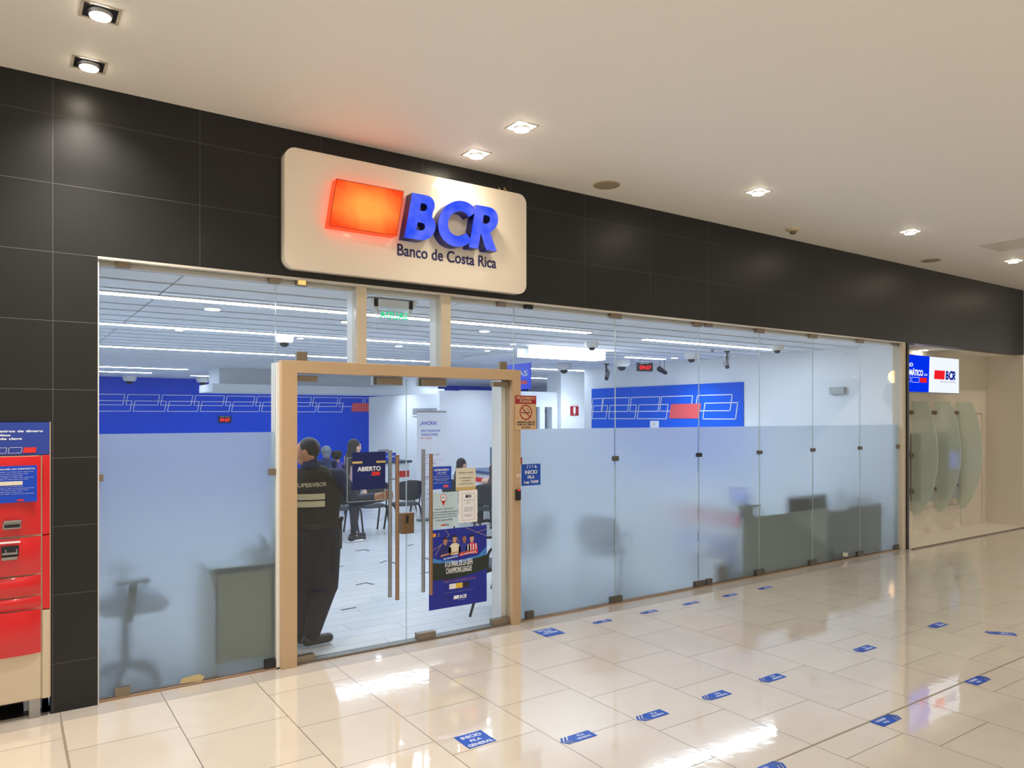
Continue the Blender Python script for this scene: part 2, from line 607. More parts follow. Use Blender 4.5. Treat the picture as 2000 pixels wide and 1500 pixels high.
def outline(mb, poly, t, y0, y1, mi=0):
    n = len(poly)
    for i in range(n):
        a = Vector((poly[i][0], poly[i][1]))
        b = Vector((poly[(i + 1) % n][0], poly[(i + 1) % n][1]))
        d = (b - a).normalized()
        nn = Vector((-d.y, d.x)) * t / 2
        a2, b2 = a - d * t / 2, b + d * t / 2
        mb.prism([tuple(a2 - nn), tuple(b2 - nn), tuple(b2 + nn), tuple(a2 + nn)], y0, y1, mi)


def rrect(x0, z0, x1, z1, r, n=6):
    out = []
    for cx, cz, a0 in ((x1 - r, z0 + r, -90), (x1 - r, z1 - r, 0), (x0 + r, z1 - r, 90), (x0 + r, z0 + r, 180)):
        for i in range(n + 1):
            a = math.radians(a0 + 90.0 * i / n)
            out.append((cx + r * math.cos(a), cz + r * math.sin(a)))
    return out


def circ(cx, cz, r, n=24, rz=None):
    return [(cx + r * math.cos(2 * PI * i / n), cz + (rz or r) * math.sin(2 * PI * i / n)) for i in range(n)]


def holed(name, outer, holes, y0, y1, mats, parent=None, loc=None):
    """outline with holes, front at y0; slot 1 on the sides"""
    cu = bpy.data.curves.new('c', 'CURVE')
    cu.dimensions = '2D'
    cu.fill_mode = 'BOTH'
    cu.extrude = abs(y1 - y0) / 2
    for poly in [outer] + holes:
        s = cu.splines.new('POLY')
        s.points.add(len(poly) - 1)
        for p, (x, z) in zip(s.points, poly):
            p.co = (x, z, 0, 1)
        s.use_cyclic_u = True
    o = bpy.data.objects.new('c', cu)
    me = bpy.data.meshes.new_from_object(o)
    bpy.data.objects.remove(o)
    bpy.data.curves.remove(cu)
    ym = (y0 + y1) / 2
    for v in me.vertices:
        x, y, z = v.co
        v.co = (x, ym - z, y)
    me.materials.clear()
    for m in mats:
        me.materials.append(m)
    me.update()
    if len(mats) > 1:
        for p in me.polygons:
            p.material_index = 0 if abs(p.normal.y) > 0.7 else 1
    o = bpy.data.objects.new(name, me)
    COL.objects.link(o)
    if parent:
        o.parent = parent
    if loc:
        o.location = loc
    return o


# ------------------------------------------------------------------ the setting: mall side
H_MALL, H_SOF, H_BANK = 4.105, 2.985, 2.97
XR = 10.65
struct(MB().box((-7, -17, -0.1), (34, 0.06, 0)), 'floor', 'polished cream tiled mall floor outside the glass shopfront', 'floor', M['mall_floor'])
struct(MB().box((-7, -0.18, 0.0), (10.80, 0.05, 0.0012)), 'trim_1', 'grey tile border along the foot of the shopfront', 'trim', M['border_tile'])
mb = MB()
mb.box((-7, -3.048, 0.0), (24, -3.034, 0.001))
mb.box((0.283, -17, 0.0), (0.295, -0.18, 0.001))
struct(mb, 'trim_2', 'thin grey expansion joints crossing the mall floor', 'trim', mat('joint_filler', (150, 138, 122), 0.5))
struct(MB().box((-7, -5.9, H_MALL), (34, 0.0, H_MALL + 0.15)), 'ceiling', 'smooth cream mall ceiling over the walkway', 'ceiling', M['ceiling'])
# black tiled front
mb = MB()
mb.box((-7, 0, H_SOF), (14.62, 0.16, H_MALL + 0.1))
mb.box((0.242, 0, 0), (0.508, 0.16, H_SOF))
mb.box((-0.62, 0, 1.885), (0.242, 0.16, H_SOF))
mb.box((-7, 0, 0), (-0.62, 0.16, H_SOF))
mb.box((10.722, -0.02, 0), (10.775, 0.5, H_SOF))
mb.box((-0.66, 0.06, -0.1), (0.242, 0.4, 0.0))
mb.box((-0.62, 0.32, 0), (0.242, 0.40, 2.0))
mb.box((-0.66, 0.16, 0), (-0.62, 0.40, 2.0))
struct(mb, 'wall_front', 'black tiled shopfront wall above and beside the glass', 'wall', M['black_tile'])
struct(MB().box((10.62, 0.0, 0), (10.722, 0.14, H_SOF)), 'trim_3', 'narrow cream jamb at the right end of the glass', 'trim', M['post_beige'])
mb = MB()
mb.box((0.508, 0.0, H_SOF - 0.016), (10.62, 0.05, H_SOF - 0.0005))
mb.box((0.508, 0.09, H_SOF - 0.045), (10.62, 0.14, H_SOF - 0.0005))
struct(mb, 'trim_4', 'pale metal channel along the top of the glass', 'trim', mat('pale_channel', (205, 198, 186), 0.4, 0.2))
struct(MB().box((0.508, 0.03, 0.0), (10.62, 0.115, 0.012)), 'trim_5', 'brown granite threshold under the glass', 'trim', mat('brown_granite', (150, 122, 96), 0.4, var=0.4, scale=90))
struct(MB().box((0.500, 0.02, 0.0), (0.517, 0.09, H_SOF)), 'trim_6', 'thin pale strip where the glass meets the black pier', 'trim', M['frame_white'])
# white end pilaster at the right edge
struct(MB().box((14.62, -0.25, 0), (14.95, 0.7, H_MALL)), 'wall_right_end', 'pale pilaster at the far right edge of the shopfront', 'wall', M['wall_white'])
struct(MB().box((14.95, 0.0, 0), (34, 0.3, H_MALL)), 'wall_far_right', 'plain pale wall beyond the pilaster', 'wall', M['wall_white'])

# opposite side of the mall, seen only as reflections
struct(MB().box((-7, -17.2, 0), (34, -17, 7.5)), 'wall_opposite', 'cream wall across the mall', 'wall', M['wall_cream'])
t = thing('staircase', 'pale mall staircase behind the viewer, reflected in the right panes', 'stairs', (15.25, -7.6, 0))
mb = MB()
N_ = 18
poly = [(0, 0)]
for k in range(N_):
    poly += [(k * .265, (k + 1) * .165), ((k + 1) * .265, (k + 1) * .165)]
poly += [(N_ * .265 + .2, N_ * .165 - .25), (.5, 0)]
mb.prism(poly[::1], 0, 1.5)
mb.build('flight', mat('stair_stone', (205, 205, 200), .5), t)
for yy in (0.02, 1.46):
    MB().prism([(-.3, .05), (N_ * .265, N_ * .165 + .05), (N_ * .265, N_ * .165 + .95), (-.3, .95)], yy, yy + .015).build('glass_balustrade', M['glass'], t)
    MB().tube([(-.75, yy, .95), (N_ * .265, yy, N_ * .165 + 1.0)], .03, 10).build('handrail', M['white_plastic'], t, smooth=True)
t = thing('pendant_lamp', 'warm pendant lamp across the mall, reflected in the right pane', 'pendant lamp', (21.0, -5.6, 2.2))
MB().tube([(0, 0, 1.1), (0, 0, 5.0)], .01, 6).build('cable', M['dark_metal'], t)
MB().ell((0, 0, .85), (.16, .16, .18), 16, 10).build('glowing_bulb', emis('pendant_glow', (255, 200, 130), 14.0), t)
MB().lathe([(.05, -.1), (.26, .1), (.3, .4), (.2, .65)], 24).build('glass_shade', M['paper_tan'], t, smooth=True)
area_light('unseen_fill_light', (2.0, -11.0, 7.0), (0, 0, 0), 14, 5, FILL_W, (1.0, 0.95, 0.87))  # unseen soft area lamp added as fill for the mall side

# ------------------------------------------------------------------ glass front
GY0, GY1 = 0.054, 0.066
FILM_Z = 1.80


def pane(n, x0, x1, z0, z1, label, film=True):
    mb = MB()
    mb.box((x0 + 0.002, GY0, z0), (x1 - 0.002, GY1, z1))
    me_faces = {0: 1, 1: 1, 3: 1, 5: 1}
    for k in me_faces:
        mb.mi[k] = 1
    o = mb.build('window_%d' % n, [M['glass'], M['edge']])
    tag(o, label, 'window', kind='structure')
    if film:
        fb = MB().box((x0 + 0.006, GY1 + 0.001, 0.02), (x1 - 0.006, GY1 + 0.005, FILM_Z))
        # front face (towards the mall) smooth, the rest rough
        for k in range(6):
            fb.mi[k] = 0 if k == 2 else 1
        fb.build('frosted_film', [M['film_f'], M['film_b']], o)
    return o


def clamp(win, x, z, w=0.085, h=0.055, m='brass', name='glass_clamp'):
    MB().box((x - w / 2, GY0 - 0.016, z - h / 2), (x + w / 2, GY1 + 0.016, z + h / 2)).build(name, M[m], win, bevel=0.003)


seams = [0.508, 1.692, 3.838, 5.055, 6.27, 7.30, 8.345, 9.385, 10.62]
T = H_SOF - 0.002
w1 = pane(1, seams[0], 1.70, 0.012, T, 'clear glass pane with frosted lower half beside the red machine and black pier')
clamp(w1, 0.665, 2.958); clamp(w1, 1.69, 2.955); clamp(w1, 0.66, 0.035, 0.095, 0.075)
clamp(w1, 1.672, 1.498, 0.05, 0.05); clamp(w1, 0.528, 1.507, 0.036, 0.05); clamp(w1, 1.655, 0.045, 0.08, 0.07, 'black_plastic')
w2 = pane(2, 1.70, 2.345, 2.352, T, 'narrow clear glass transom above the left door leaf', False)
clamp(w2, 1.898, 2.955, 0.085, 0.05); clamp(w2, 1.90, 2.385, 0.085, 0.07)
MB().box((1.868, GY0 - 0.02, 2.938), (1.928, GY0 - 0.015, 2.972)).build('amber_lamp', M['led_orange'], w2)
w3 = pane(3, 2.345, 3.165, 2.352, T, 'clear glass transom over the middle of the doors with the exit sign behind', False)
w4 = pane(4, 3.165, 3.90, 2.352, T, 'clear glass transom above the right door leaf', False)
clamp(w4, 3.765, 2.953, 0.08, 0.055); clamp(w4, 3.775, 2.385, 0.08, 0.07)
w5 = pane(5, 3.90, 5.165, 0.012, T, 'frosted glass pane right of the door carrying the blue queue notice')
clamp(w5, 4.07, 2.955, 0.085, 0.05, 'black_plastic'); clamp(w5, 5.165, 2.95, 0.15, 0.06); clamp(w5, 5.165, 1.487, 0.07, 0.05, 'clamp_grey')
clamp(w5, 5.17, 0.04, 0.16, 0.075, 'clamp_grey'); clamp(w5, 4.08, 0.045, 0.085, 0.08, 'clamp_grey'); clamp(w5, 3.975, 1.503, 0.02, 0.07, 'dark_red')
XS = [5.165, 6.42, 7.485, 8.56, 9.64, 10.62]
labs = ['frosted glass pane in front of the blurred chair, second right of the door', 'frosted glass pane with the red blur low behind it',
        'frosted glass pane in front of the counter end', 'frosted glass pane in front of the grey cabinets', 'frosted glass pane at the far right end next to the cream jamb']
for i in range(5):
    w = pane(6 + i, XS[i], XS[i + 1], 0.012, T, labs[i])
    xr = XS[i + 1]
    if i < 4:
        clamp(w, xr - (0.03 if i == 0 else 0), 2.948, 0.11 if i == 0 else 0.15, 0.06)
        clamp(w, xr, 1.487, 0.07, 0.045, 'black_plastic' if i == 0 else 'clamp_grey')
        clamp(w, xr, 0.04, 0.16, 0.07, 'clamp_grey')
    else:
        clamp(w, 10.56, 2.955, 0.09, 0.05); clamp(w, 10.605, 1.485, 0.05, 0.06); clamp(w, 10.56, 0.045, 0.1, 0.06, 'clamp_grey')
    if i == 1:
        clamp(w, 6.58, 2.955, 0.1, 0.05); clamp(w, 6.58, 0.045, 0.09, 0.07, 'clamp_grey')

# door frame and posts
FR0, FR1, FRT = 1.725, 3.934, 2.345
mb = MB()
mb.box((FR0, -0.012, 0), (1.845, 0.10, FRT))
mb.box((3.842, -0.012, 0), (FR1, 0.10, FRT))
mb.box((1.845, -0.012, 2.252), (3.842, 0.10, FRT))
struct(mb, 'trim_7', 'cream frame around the double glass doors', 'trim', M['frame_cream'], bevel=0.003)
mb = MB()
mb.box((1.700, 0.03, 0), (1.724, 0.17, 2.33))
mb.box((3.79, 0.10, 0), (3.842, 0.26, 2.252))
struct(mb, 'trim_8', 'white inner jambs of the door frame', 'trim', M['frame_white'])
struct(MB().box((2.345, 0.13, 2.345), (2.43, 0.24, T)).box((3.120, 0.13, 2.345), (3.215, 0.24, T)), 'trim_13', 'white inner halves of the posts above the doors', 'trim', M['frame_white'])
struct(MB().box((2.345, 0.03, 2.345), (2.43, 0.13, T)), 'trim_9', 'beige post above the left door leaf', 'trim', M['post_beige'])
struct(MB().box((3.120, 0.03, 2.345), (3.215, 0.13, T)), 'trim_10', 'beige post above the right door leaf', 'trim', M['post_beige'])


def door(n, x0, x1, label, hx, side):
    mb = MB().box((x0, 0.056, 0.02), (x1, 0.066, 2.235))
    for k in (0, 1, 3, 5):
        mb.mi[k] = 1
    o = mb.build('door_%d' % n, [M['glass'], M['edge']])
    tag(o, label, 'door', kind='structure')
    # tall tube handle pair
    for yy, z0, z1, m, nm in ((-0.035, 0.405, 1.60, 'bronze_tube', 'outer_handle'), (0.105, 0.40, 1.635, 'steel', 'inner_handle')):
        h = MB().tube([(hx, yy, z0), (hx, yy, z1)], 0.0165, 16).build(nm, M[m], o, smooth=True)
    for z in (0.70, 1.40):
        MB().tube([(hx, -0.03, z), (hx, 0.105, z)], 0.008, 10).build('handle_stud', M['steel'], o, smooth=True)
    return o


d1 = door(1, 1.852, 2.798, 'left leaf of the double glass door with the open notice', 2.672, 1)
d2 = door(2, 2.804, 3.836, 'right leaf of the double glass door carrying the posters', 2.985, -1)
MB().box((2.748, 0.034, 0.93), (2.862, 0.092, 1.105)).build('lock_case', mat('lock_bronze', (122, 98, 74), .4, .5), d1, bevel=0.003)
MB().box((2.785, 0.030, 1.02), (2.808, 0.034, 1.085)).build('lock_keyhole', M['dark_metal'], d1)
for d, x0, x1, z0, z1, nm in ((d1, 1.855, 2.02, 2.19, 2.235, 'pivot_patch'), (d2, 3.66, 3.835, 2.19, 2.235, 'pivot_patch'),
                              (d1, 1.855, 2.0, 0.015, 0.062, 'floor_patch'), (d2, 2.895, 3.07, 0.015, 0.07, 'floor_patch'), (d2, 3.655, 3.835, 0.015, 0.07, 'floor_patch')):
    MB().box((x0, 0.03, z0), (x1, 0.092, z1)).build(nm, M['brass'], d, bevel=0.003)
for i, (x0, x1) in enumerate(((2.53, 2.75), (2.945, 3.175))):
    t = thing('magnetic_door_lock', ['bronze magnetic lock above the left door leaf', 'bronze magnetic lock above the right door leaf'][i], 'door lock', (x0, 0, 2.185), group='magnetic locks at the door head')
    MB().box((0, 0.035, 0.0), (x1 - x0, 0.08, 0.055)).build('lock_bar', M['brass'], t, bevel=0.003)
    MB().box((-0.02, 0.085, -0.005), (x1 - x0 + 0.03, 0.13, 0.065)).build('mounting_plate', M['steel'], t)
# door threshold strip
struct(MB().box((1.845, 0.02, 0.012), (3.842, 0.12, 0.017)), 'trim_11', 'worn metal strip under the doors', 'trim', mat('worn_metal', (120, 118, 114), 0.45, 0.5, var=0.4, scale=60))

# ------------------------------------------------------------------ bank interior shell
struct(MB().box((0.2, 0.06, -0.1), (16, 16.7, 0.0)), 'floor_bank', 'pale plank tiled floor inside the bank', 'floor', M['bank_floor'])
mb = MB()
mb.box((0.2, 0.16, H_BANK + 0.016), (16, 16.7, 3.1), 1)
seam_x = [0.2, 1.1, 3.5, 5.95, 8.4, XR - 0.0]
y = 0.30
ys = []
while y < 16.6:
    ys.append(y)
    y += 0.46
STRIPS = [(0.3, 6.0, 1.45), (7.1, 9.9, 1.62), (0.3, 6.45, 3.80), (8.95, 9.9, 3.95), (0.3, 6.9, 6.85), (9.35, 11.5, 7.4), (0.3, 3.35, 12.0), (0.3, 2.9, 13.9), (3.9, 9.5, 14.6), (8.6, 14.5, 10.6)]
for y in ys:
    for a, b in zip(seam_x[:-1], seam_x[1:]):
        mb.box((a + 0.006, y + 0.035, H_BANK), (b - 0.006, y + 0.425, H_BANK + 0.014))
    if y > 6.5:
        mb.box((XR + 0.006, y + 0.025, H_BANK), (15.9, y + 0.435, H_BANK + 0.014))
mb.box((0.2, 0.14, H_BANK), (XR, 0.30, H_BANK + 0.03))
struct(mb, 'ceiling_bank', 'white slatted metal ceiling inside the bank', 'ceiling', [M['slat'], M['slat_gap']])
struct(MB().box((0.1, 0.16, 0), (0.2, 16.7, 3.1)), 'wall_left', 'white left wall inside the bank', 'wall', M['wall_white'])
struct(MB().box((XR, 0.14, 0), (XR + 0.1, 7.0, 3.1)), 'wall_right', 'white right wall inside the bank carrying the blue mural', 'wall', M['wall_white'])
struct(MB().box((XR, 7.0, 0), (16, 7.1, 3.1)), 'wall_right_return', 'white return wall behind the mural wall', 'wall', M['wall_white'])
struct(MB().box((15.9, 7.1, 0), (16, 16.7, 3.1)), 'wall_far_side', 'white far side wall inside the bank', 'wall', M['wall_white'])
bw = struct(MB().box((0.2, 16.6, 0), (16, 16.7, 3.1)), 'wall_back', 'royal blue back wall of the bank with white outline pattern', 'wall', M['blue_wall'])
mb = MB()
x = 2.72 - 0.85 * 2
k = 0
while x < 12:
    outline(mb, para_poly(x - 0.05, 2.225, 0.775, 0.28, 0.05), 0.016, 16.588, 16.598)
    if not (8.5 < x < 9.7):
        outline(mb, para_poly(x + 0.12, 2.055, 0.775, 0.28, 0.05), 0.016, 16.588, 16.598)
    x += 0.85
mb.build('outline_pattern', M['white_line'], bw)
MB().prism(para_poly(9.03, 2.07, 0.95, 0.27, 0.05), 16.585, 16.598).build('red_block', M['vinyl_red'], bw)

# white ledge bulkhead in front of the back wall
struct(MB().box((3.66, 11.05, 2.45), (9.3, 12.4, 2.62)).box((3.87, 11.4, 2.62), (9.3, 12.4, 2.97)), 'wall_bulkhead', 'white stepped bulkhead hanging from the bank ceiling', 'bulkhead', M['wall_white'])
# cubicle block behind the desks
mb = MB()
mb.box((6.9, 6.95, 0), (8.2, 7.05, 2.42))
mb.box((6.9, 7.05, 0), (7.0, 10.3, 2.36))
struct(mb, 'wall_cubicle', 'tall white cubicle partition behind the banner', 'partition', M['wall_white'])
t = thing('cubicle_opening', 'dark transom window in the cubicle side wall above the banner', 'window', (6.895, 7.9, 1.75))
MB().box((-0.012, -0.85, 0.2), (0.0, 0.15, 0.33)).build('dark_pane', M['grey_plastic'], t)
MB().box((-0.016, -0.87, 0.17), (-0.002, 0.17, 0.2)).build('sill', M['frame_white'], t)
# teller enclosure and column at the back right
mb = MB()
mb.box((8.3, 8.5, 2.14), (11.0, 8.6, 2.50))
mb.box((8.3, 8.5, 0), (10.0, 8.6, 2.14))
mb.box((10.45, 8.5, 0), (10.60, 8.6, 2.14))
mb.box((10.82, 8.5, 0), (11.0, 8.6, 2.14))
struct(mb, 'wall_teller', 'white teller enclosure wall under the blue hanging sign', 'partition', M['wall_white'])
struct(MB().box((10.97, 8.35, 0), (11.8, 8.9, 3.0)), 'wall_column', 'thick white column carrying the extinguisher sign', 'column', M['wall_white'])
struct(MB().box((11.8, 8.8, 0), (15.9, 8.9, 3.0)), 'wall_back_office', 'pale office wall right of the column', 'wall', M['wall_white'])
t = thing('glass_partition_door', 'greenish glass door in the teller enclosure left of the column', 'door', (10.6, 8.55, 0))
MB().box((0.0, -0.01, 0.02), (0.22, 0.0, 2.12)).build('door_glass', [M['glass']], t)
MB().box((0.0, -0.03, 2.0), (0.04, 0.01, 2.08)).build('door_hinge', M['dark_metal'], t)
t = thing('office_glass_panel', 'frameless glass panel with a clamp above the right wall mural', 'glass panel', (11.85, 8.0, 0))
MB().box((0, 0, 0), (2.2, 0.012, 2.72)).build('glass_sheet', M['glass'], t)
MB().box((0.85, -0.02, 2.55), (1.05, 0.03, 2.66)).build('clamp', M['grey_plastic'], t)

# strip lights
slabs = ['long ceiling light strip nearest the glass, left run', 'ceiling light strip nearest the glass, right run', 'second ceiling light strip from the glass, left run',
         'short ceiling light strip right of the bright ceiling panel', 'third ceiling light strip from the glass', 'ceiling light strip in front of the white column',
         'short ceiling light strip far back, nearer the glass', 'short ceiling light strip against the blue back wall',
         'added hidden light strip behind the white bulkhead, brightening the blue wall', 'added light strip brightening the space behind the teller enclosure wall']  # last two strips are out-of-sight additions that brighten the back
for (x0, x1, y), lb in zip(STRIPS, slabs):
    t = thing('strip_light', lb, 'ceiling light', (x0, y, H_BANK - .002), group='linear ceiling lights in the bank')
    MB().box((0, -0.06, -0.012), (x1 - x0, 0.06, 0.0)).build('housing', M['white_plastic'], t)
    MB().box((0.01, -0.05, -0.018), (x1 - x0 - 0.01, 0.05, -0.0125)).build('diffuser', M['strip'], t)
t = thing('cove_light', 'large bright rectangular light box hanging under the bank ceiling', 'ceiling light', (6.5, 3.44, H_BANK - .002))
MB().box((0, 0, -.13), (1.52, .30, 0)).build('frame', M['white_plastic'], t)
MB().box((.0, -.006, -.128), (1.52, -.001, -.004)).box((.0, 0, -.136), (1.52, .30, -.131)).build('diffuser', emis('panel_glow', (235, 243, 255), 22.0), t)
# round ceiling ring right of the panel
t = thing('ceiling_rose', 'shallow round white ceiling disc behind the bright panel', 'ceiling disc', (7.6, 5.3, H_BANK))
MB().lathe([(0.9, -0.05), (1.0, -0.04), (1.0, 0.0)], 48).build('disc', M['slat'], t)

# round downlights in the bank
dl = [(1.67, 2.0, 0.07), (1.744, 4.09, 0.04), (3.125, 2.2, 0.06), (3.27, 4.2, 0.04), (4.86, 2.09, 0.06), (4.84, 4.45, 0.05), (6.05, 3.2, 0.04), (6.33, 4.33, 0.04)]
dln = ['nearest round bank downlight in the left pane', 'small round bank downlight deeper behind the left pane', 'round bank downlight left of the left beige post', 'small round bank downlight beside the white ceiling camera',
       'round bank downlight right of the right beige post', 'round bank downlight behind the exit sign', 'small round bank downlight near the pane joint', 'small round bank downlight beside the big light panel']
for (x, y, r), lb in zip(dl, dln):
    t = thing('round_downlight', lb, 'ceiling light', (x, y, H_BANK), group='round downlights in the bank')
    MB().lathe([(r * 1.25, -0.008), (r * 1.3, -0.004), (r * 1.3, 0.0)], 24).build('rim', M['white_plastic'], t)
    MB().lathe([(r, -0.012), (r, -0.008)], 24).build('lens', M['lamp_cool'], t)

for x, y, lb in ((6.25, 8.3, 'added round downlight washing the cubicle side wall'), (10.9, 7.6, 'added round downlight brightening the white column'), (9.9, 3.7, 'added round downlight washing the wall above the mural'), (7.6, 6.2, 'added round downlight brightening the cubicle partition')):  # downlights added with spots to brighten cubicle, column and mural wall
    t = thing('round_downlight', lb, 'ceiling light', (x, y, H_BANK), group='round downlights in the bank')
    MB().lathe([(.075, -0.008), (.08, -0.004), (.08, 0.0)], 24).build('rim', M['white_plastic'], t)
    MB().lathe([(.06, -0.012), (.06, -0.008)], 24).build('lens', M['lamp_cool'], t)
    sp = bpy.data.lights.new('spot', 'SPOT')
    sp.energy, sp.color, sp.spot_size, sp.spot_blend, sp.shadow_soft_size = 90, COOL, math.radians(130), .9, .06
    so = bpy.data.objects.new('lamp_light', sp)
    COL.objects.link(so)
    so.parent = t
    so.location = (0, 0, -.05)

# dome cameras
def dome(x, y, s, lb, z=H_BANK):
    t = thing('dome_camera', lb, 'security camera', (x, y, z), group='dome cameras on the bank ceiling')
    MB().lathe([(0.09 * s, -0.10 * s), (0.115 * s, -0.07 * s), (0.12 * s, -0.02 * s), (0.12 * s, 0.0)], 24).build('housing', M['white_plastic'], t, smooth=True)
    MB().ell((0, 0, -0.10 * s), (0.06 * s, 0.06 * s, 0.055 * s)).build('dome', M['black_plastic'], t, smooth=True)


dome(2.99, 3.99, 1.0, 'white dome camera in front of the second light strip left')
dome(6.85, 2.4, 0.8, 'dome camera at the left over the bright panel')
dome(9.2, 6.0, 1.3, 'tall dome camera in front of the white column')
dome(9.5, 4.65, 1.3, 'dome camera just right of the second pane joint')
dome(9.45, 2.9, 1.0, 'dome camera over the end of the blue mural')
dome(9.4, 1.2, 0.8, 'dome camera at the right end of the nearest light strip')
dome(2.67, 15.9, 1.4, 'small far dome camera by the left of the blue wall')
dome(4.4, 15.6, 1.4, 'small far dome camera beside the white bulkhead')


def track_cam(x, y, s, lb, rz=0.5):
    t = thing('bullet_camera', lb, 'security camera', (x, y, H_BANK), (0, 0, rz), group='bullet cameras on arms')
    MB().lathe([(0.05 * s, -0.02), (0.05 * s, 0.0)], 16).tube([(0, 0, -0.02), (0, 0, -0.12 * s), (0.03 * s, 0, -0.15 * s)], 0.014 * s, 8).build('arm', M['dark_metal'], t)
    MB().tube([(0.05 * s, 0.02, -0.10 * s), (0.06 * s, 0, -0.16 * s), (0.0, 0, -0.27 * s)], [0.035 * s, 0.05 * s, 0.042 * s], 12, flat=1.0).build('camera_body', M['steel'], t, smooth=True)
    MB().tube([(0.0, 0, -0.27 * s), (-0.015, 0, -0.30 * s)], 0.036 * s, 12).build('lens', M['black_plastic'], t)
    MB().tube([(-0.03, 0, 0), (-0.08 * s, 0, -0.08 * s), (-0.03 * s, 0.0, -0.17 * s)], 0.004, 6).build('cable', M['black_plastic'], t)


track_cam(9.97, 5.6, 1.05, 'bullet camera left of the ceiling clock')
track_cam(9.62, 2.3, 0.9, 'bullet camera hanging above the right end of the blue mural', 1.2)
t = thing('bullet_camera', 'bullet camera hung on two thin rods right of the ceiling clock', 'security camera', (10.1, 4.2, H_BANK))
for q in (-.05, .06):
    MB().tube([(q, 0, 0), (q, 0, -0.17)], 0.004, 6).build('rod', M['dark_metal'], t)
MB().tube([(-0.1, -0.02, -0.17), (0.1, 0.02, -0.23)], [0.05, 0.04], 12).build('camera_body', M['dark_metal'], t, smooth=True)
MB().tube([(0.1, 0.02, -0.23), (0.13, 0.025, -0.24)], 0.032, 12).build('lens', M['black_plastic'], t)
t = thing('fire_sprinkler', 'small ceiling sprinkler above the camera left of the pane end', 'sprinkler', (9.15, 2.2, H_BANK))
MB().lathe([(0.01, -0.05), (0.03, -0.045), (0.012, -0.03), (0.03, 0.0)], 12).build('head', M['steel'], t)


def led_clock(t, w, h, d=0.06, digits='09:07'):
    MB().box((0, -d, 0), (w, 0, h)).build('case', M['black_plastic'], t, bevel=0.004)
    text(t, digits, w / 2, h * 0.16, -d - 0.002, w=w * 0.78, h=h * 0.46, m='led_red', bold=0.02, align='c', name='digits')
    text(t, 'HORA  MINUTO', w / 2, h * 0.8, -d - 0.002, w=w * 0.75, h=h * 0.1, m='white_line', align='c')


t = thing('wall_clock', 'small black digital clock with red digits on the blue back wall', 'clock', (5.02, 16.59, 1.74))
led_clock(t, 0.35, 0.19)
t = thing('ceiling_clock', 'black digital clock with red digits hanging near the ceiling', 'clock', (9.25, 4.0, 2.72), (0, 0, -0.25))
led_clock(t, 0.30, 0.16, digits='09:07')
MB().tube([(0.05, -0.03, 0.17), (0.05, -0.03, 0.25)], 0.004, 6).build('rod', M['dark_metal'], t)
MB().tube([(0.26, -0.03, 0.16), (0.26, -0.03, 0.25)], 0.004, 6).build('rod', M['dark_metal'], t)

# exit sign, reads from inside, seen from behind
t = thing('exit_sign', 'hanging green exit sign seen from behind with mirrored letters', 'exit sign', (2.66, 0.5, 2.63))
MB().box((0.02, -0.05, 0.26), (0.40, 0.05, 0.33)).prism([(0.02, 0.25), (0.06, 0.20), (0.06, 0.33), (-0.02, 0.33)], -0.05, 0.05).prism([(0.36, 0.20), (0.40, 0.25), (0.45, 0.33), (0.36, 0.33)], -0.05, 0.05).build('housing', M['white_plastic'], t)
MB().box((0.06, -0.003, 0.06), (0.38, 0.003, 0.26)).build('acrylic_plate', M['glass'], t)
text(t, 'SALIDA', 0.37, 0.165, -0.006, w=0.28, h=0.065, m='led_green', bold=0.03, flip=True, name='lettering')
t = thing('alarm_strobe', 'small dark red alarm strobe left of the exit sign', 'alarm', (2.62, 0.62, 2.78))
MB().ell((0, 0, 0.03), (0.035, 0.03, 0.035)).build('strobe', M['dark_red'], t, smooth=True)
MB().box((-0.02, -0.01, 0.05), (0.02, 0.03, 0.19)).build('bracket', M['white_plastic'], t)

# hanging CAJAS sign
t = thing('hanging_sign', 'blue hanging sign with white letters right of the doors', 'sign', (7.6, 5.83, 2.40), (0, 0, -PI / 2))
MB().box((0, 0, 0), (0.90, 0.02, 0.46)).build('panel', mat('hanging_blue', (24, 66, 205), 0.3, emit=(30, 70, 220), es=0.25), t)
text(t, 'CAJAS', 0.14, 0.2, -0.002, w=0.68, h=0.13, bold=0.02)
MB().prism(para_poly(0.6, 0.09, 0.2, 0.06, 0.01), -0.003, -0.0005).build('red_block', M['vinyl_red'], t)
mb = MB(); outline(mb, para_poly(0.36, 0.09, 0.2, 0.06, 0.01), 0.005, -0.003, -0.0005); mb.build('outline', M['white_line'], t)
for q in (.1, .75):
    MB().tube([(q, 0.01, 0.46), (q, 0.01, 0.57)], 0.006, 6).build('hanger', M['white_plastic'], t)
t = thing('hanging_sign', 'blue hanging sign seen edge-on left of the door frame', 'sign', (4.35, 8.5, 2.30), (0, 0, PI / 2))
MB().box((-0.4, 0, 0), (0.2, 0.06, 0.5)).build('panel', mat('hanging_blue_b', (24, 50, 160), 0.4), t)
for q in (-.3, .1):
    MB().tube([(q, 0.03, 0.5), (q, 0.03, 0.67)], 0.006, 6).build('hanger', M['white_plastic'], t)

# blue mural on the right wall (canonical: x right, out -y; turned to face -x)
t = thing('wall_mural', 'blue wall mural with white outline boxes and a coral block on the right wall', 'mural', (XR - 0.002, 6.83, 0), (0, 0, -PI / 2))
MB().box((0, -0.02, 0.9), (4.05, 0, 2.52)).build('panel', M['mural_blue'], t)
mb = MB()


def Yc(y):
    return 6.83 - y


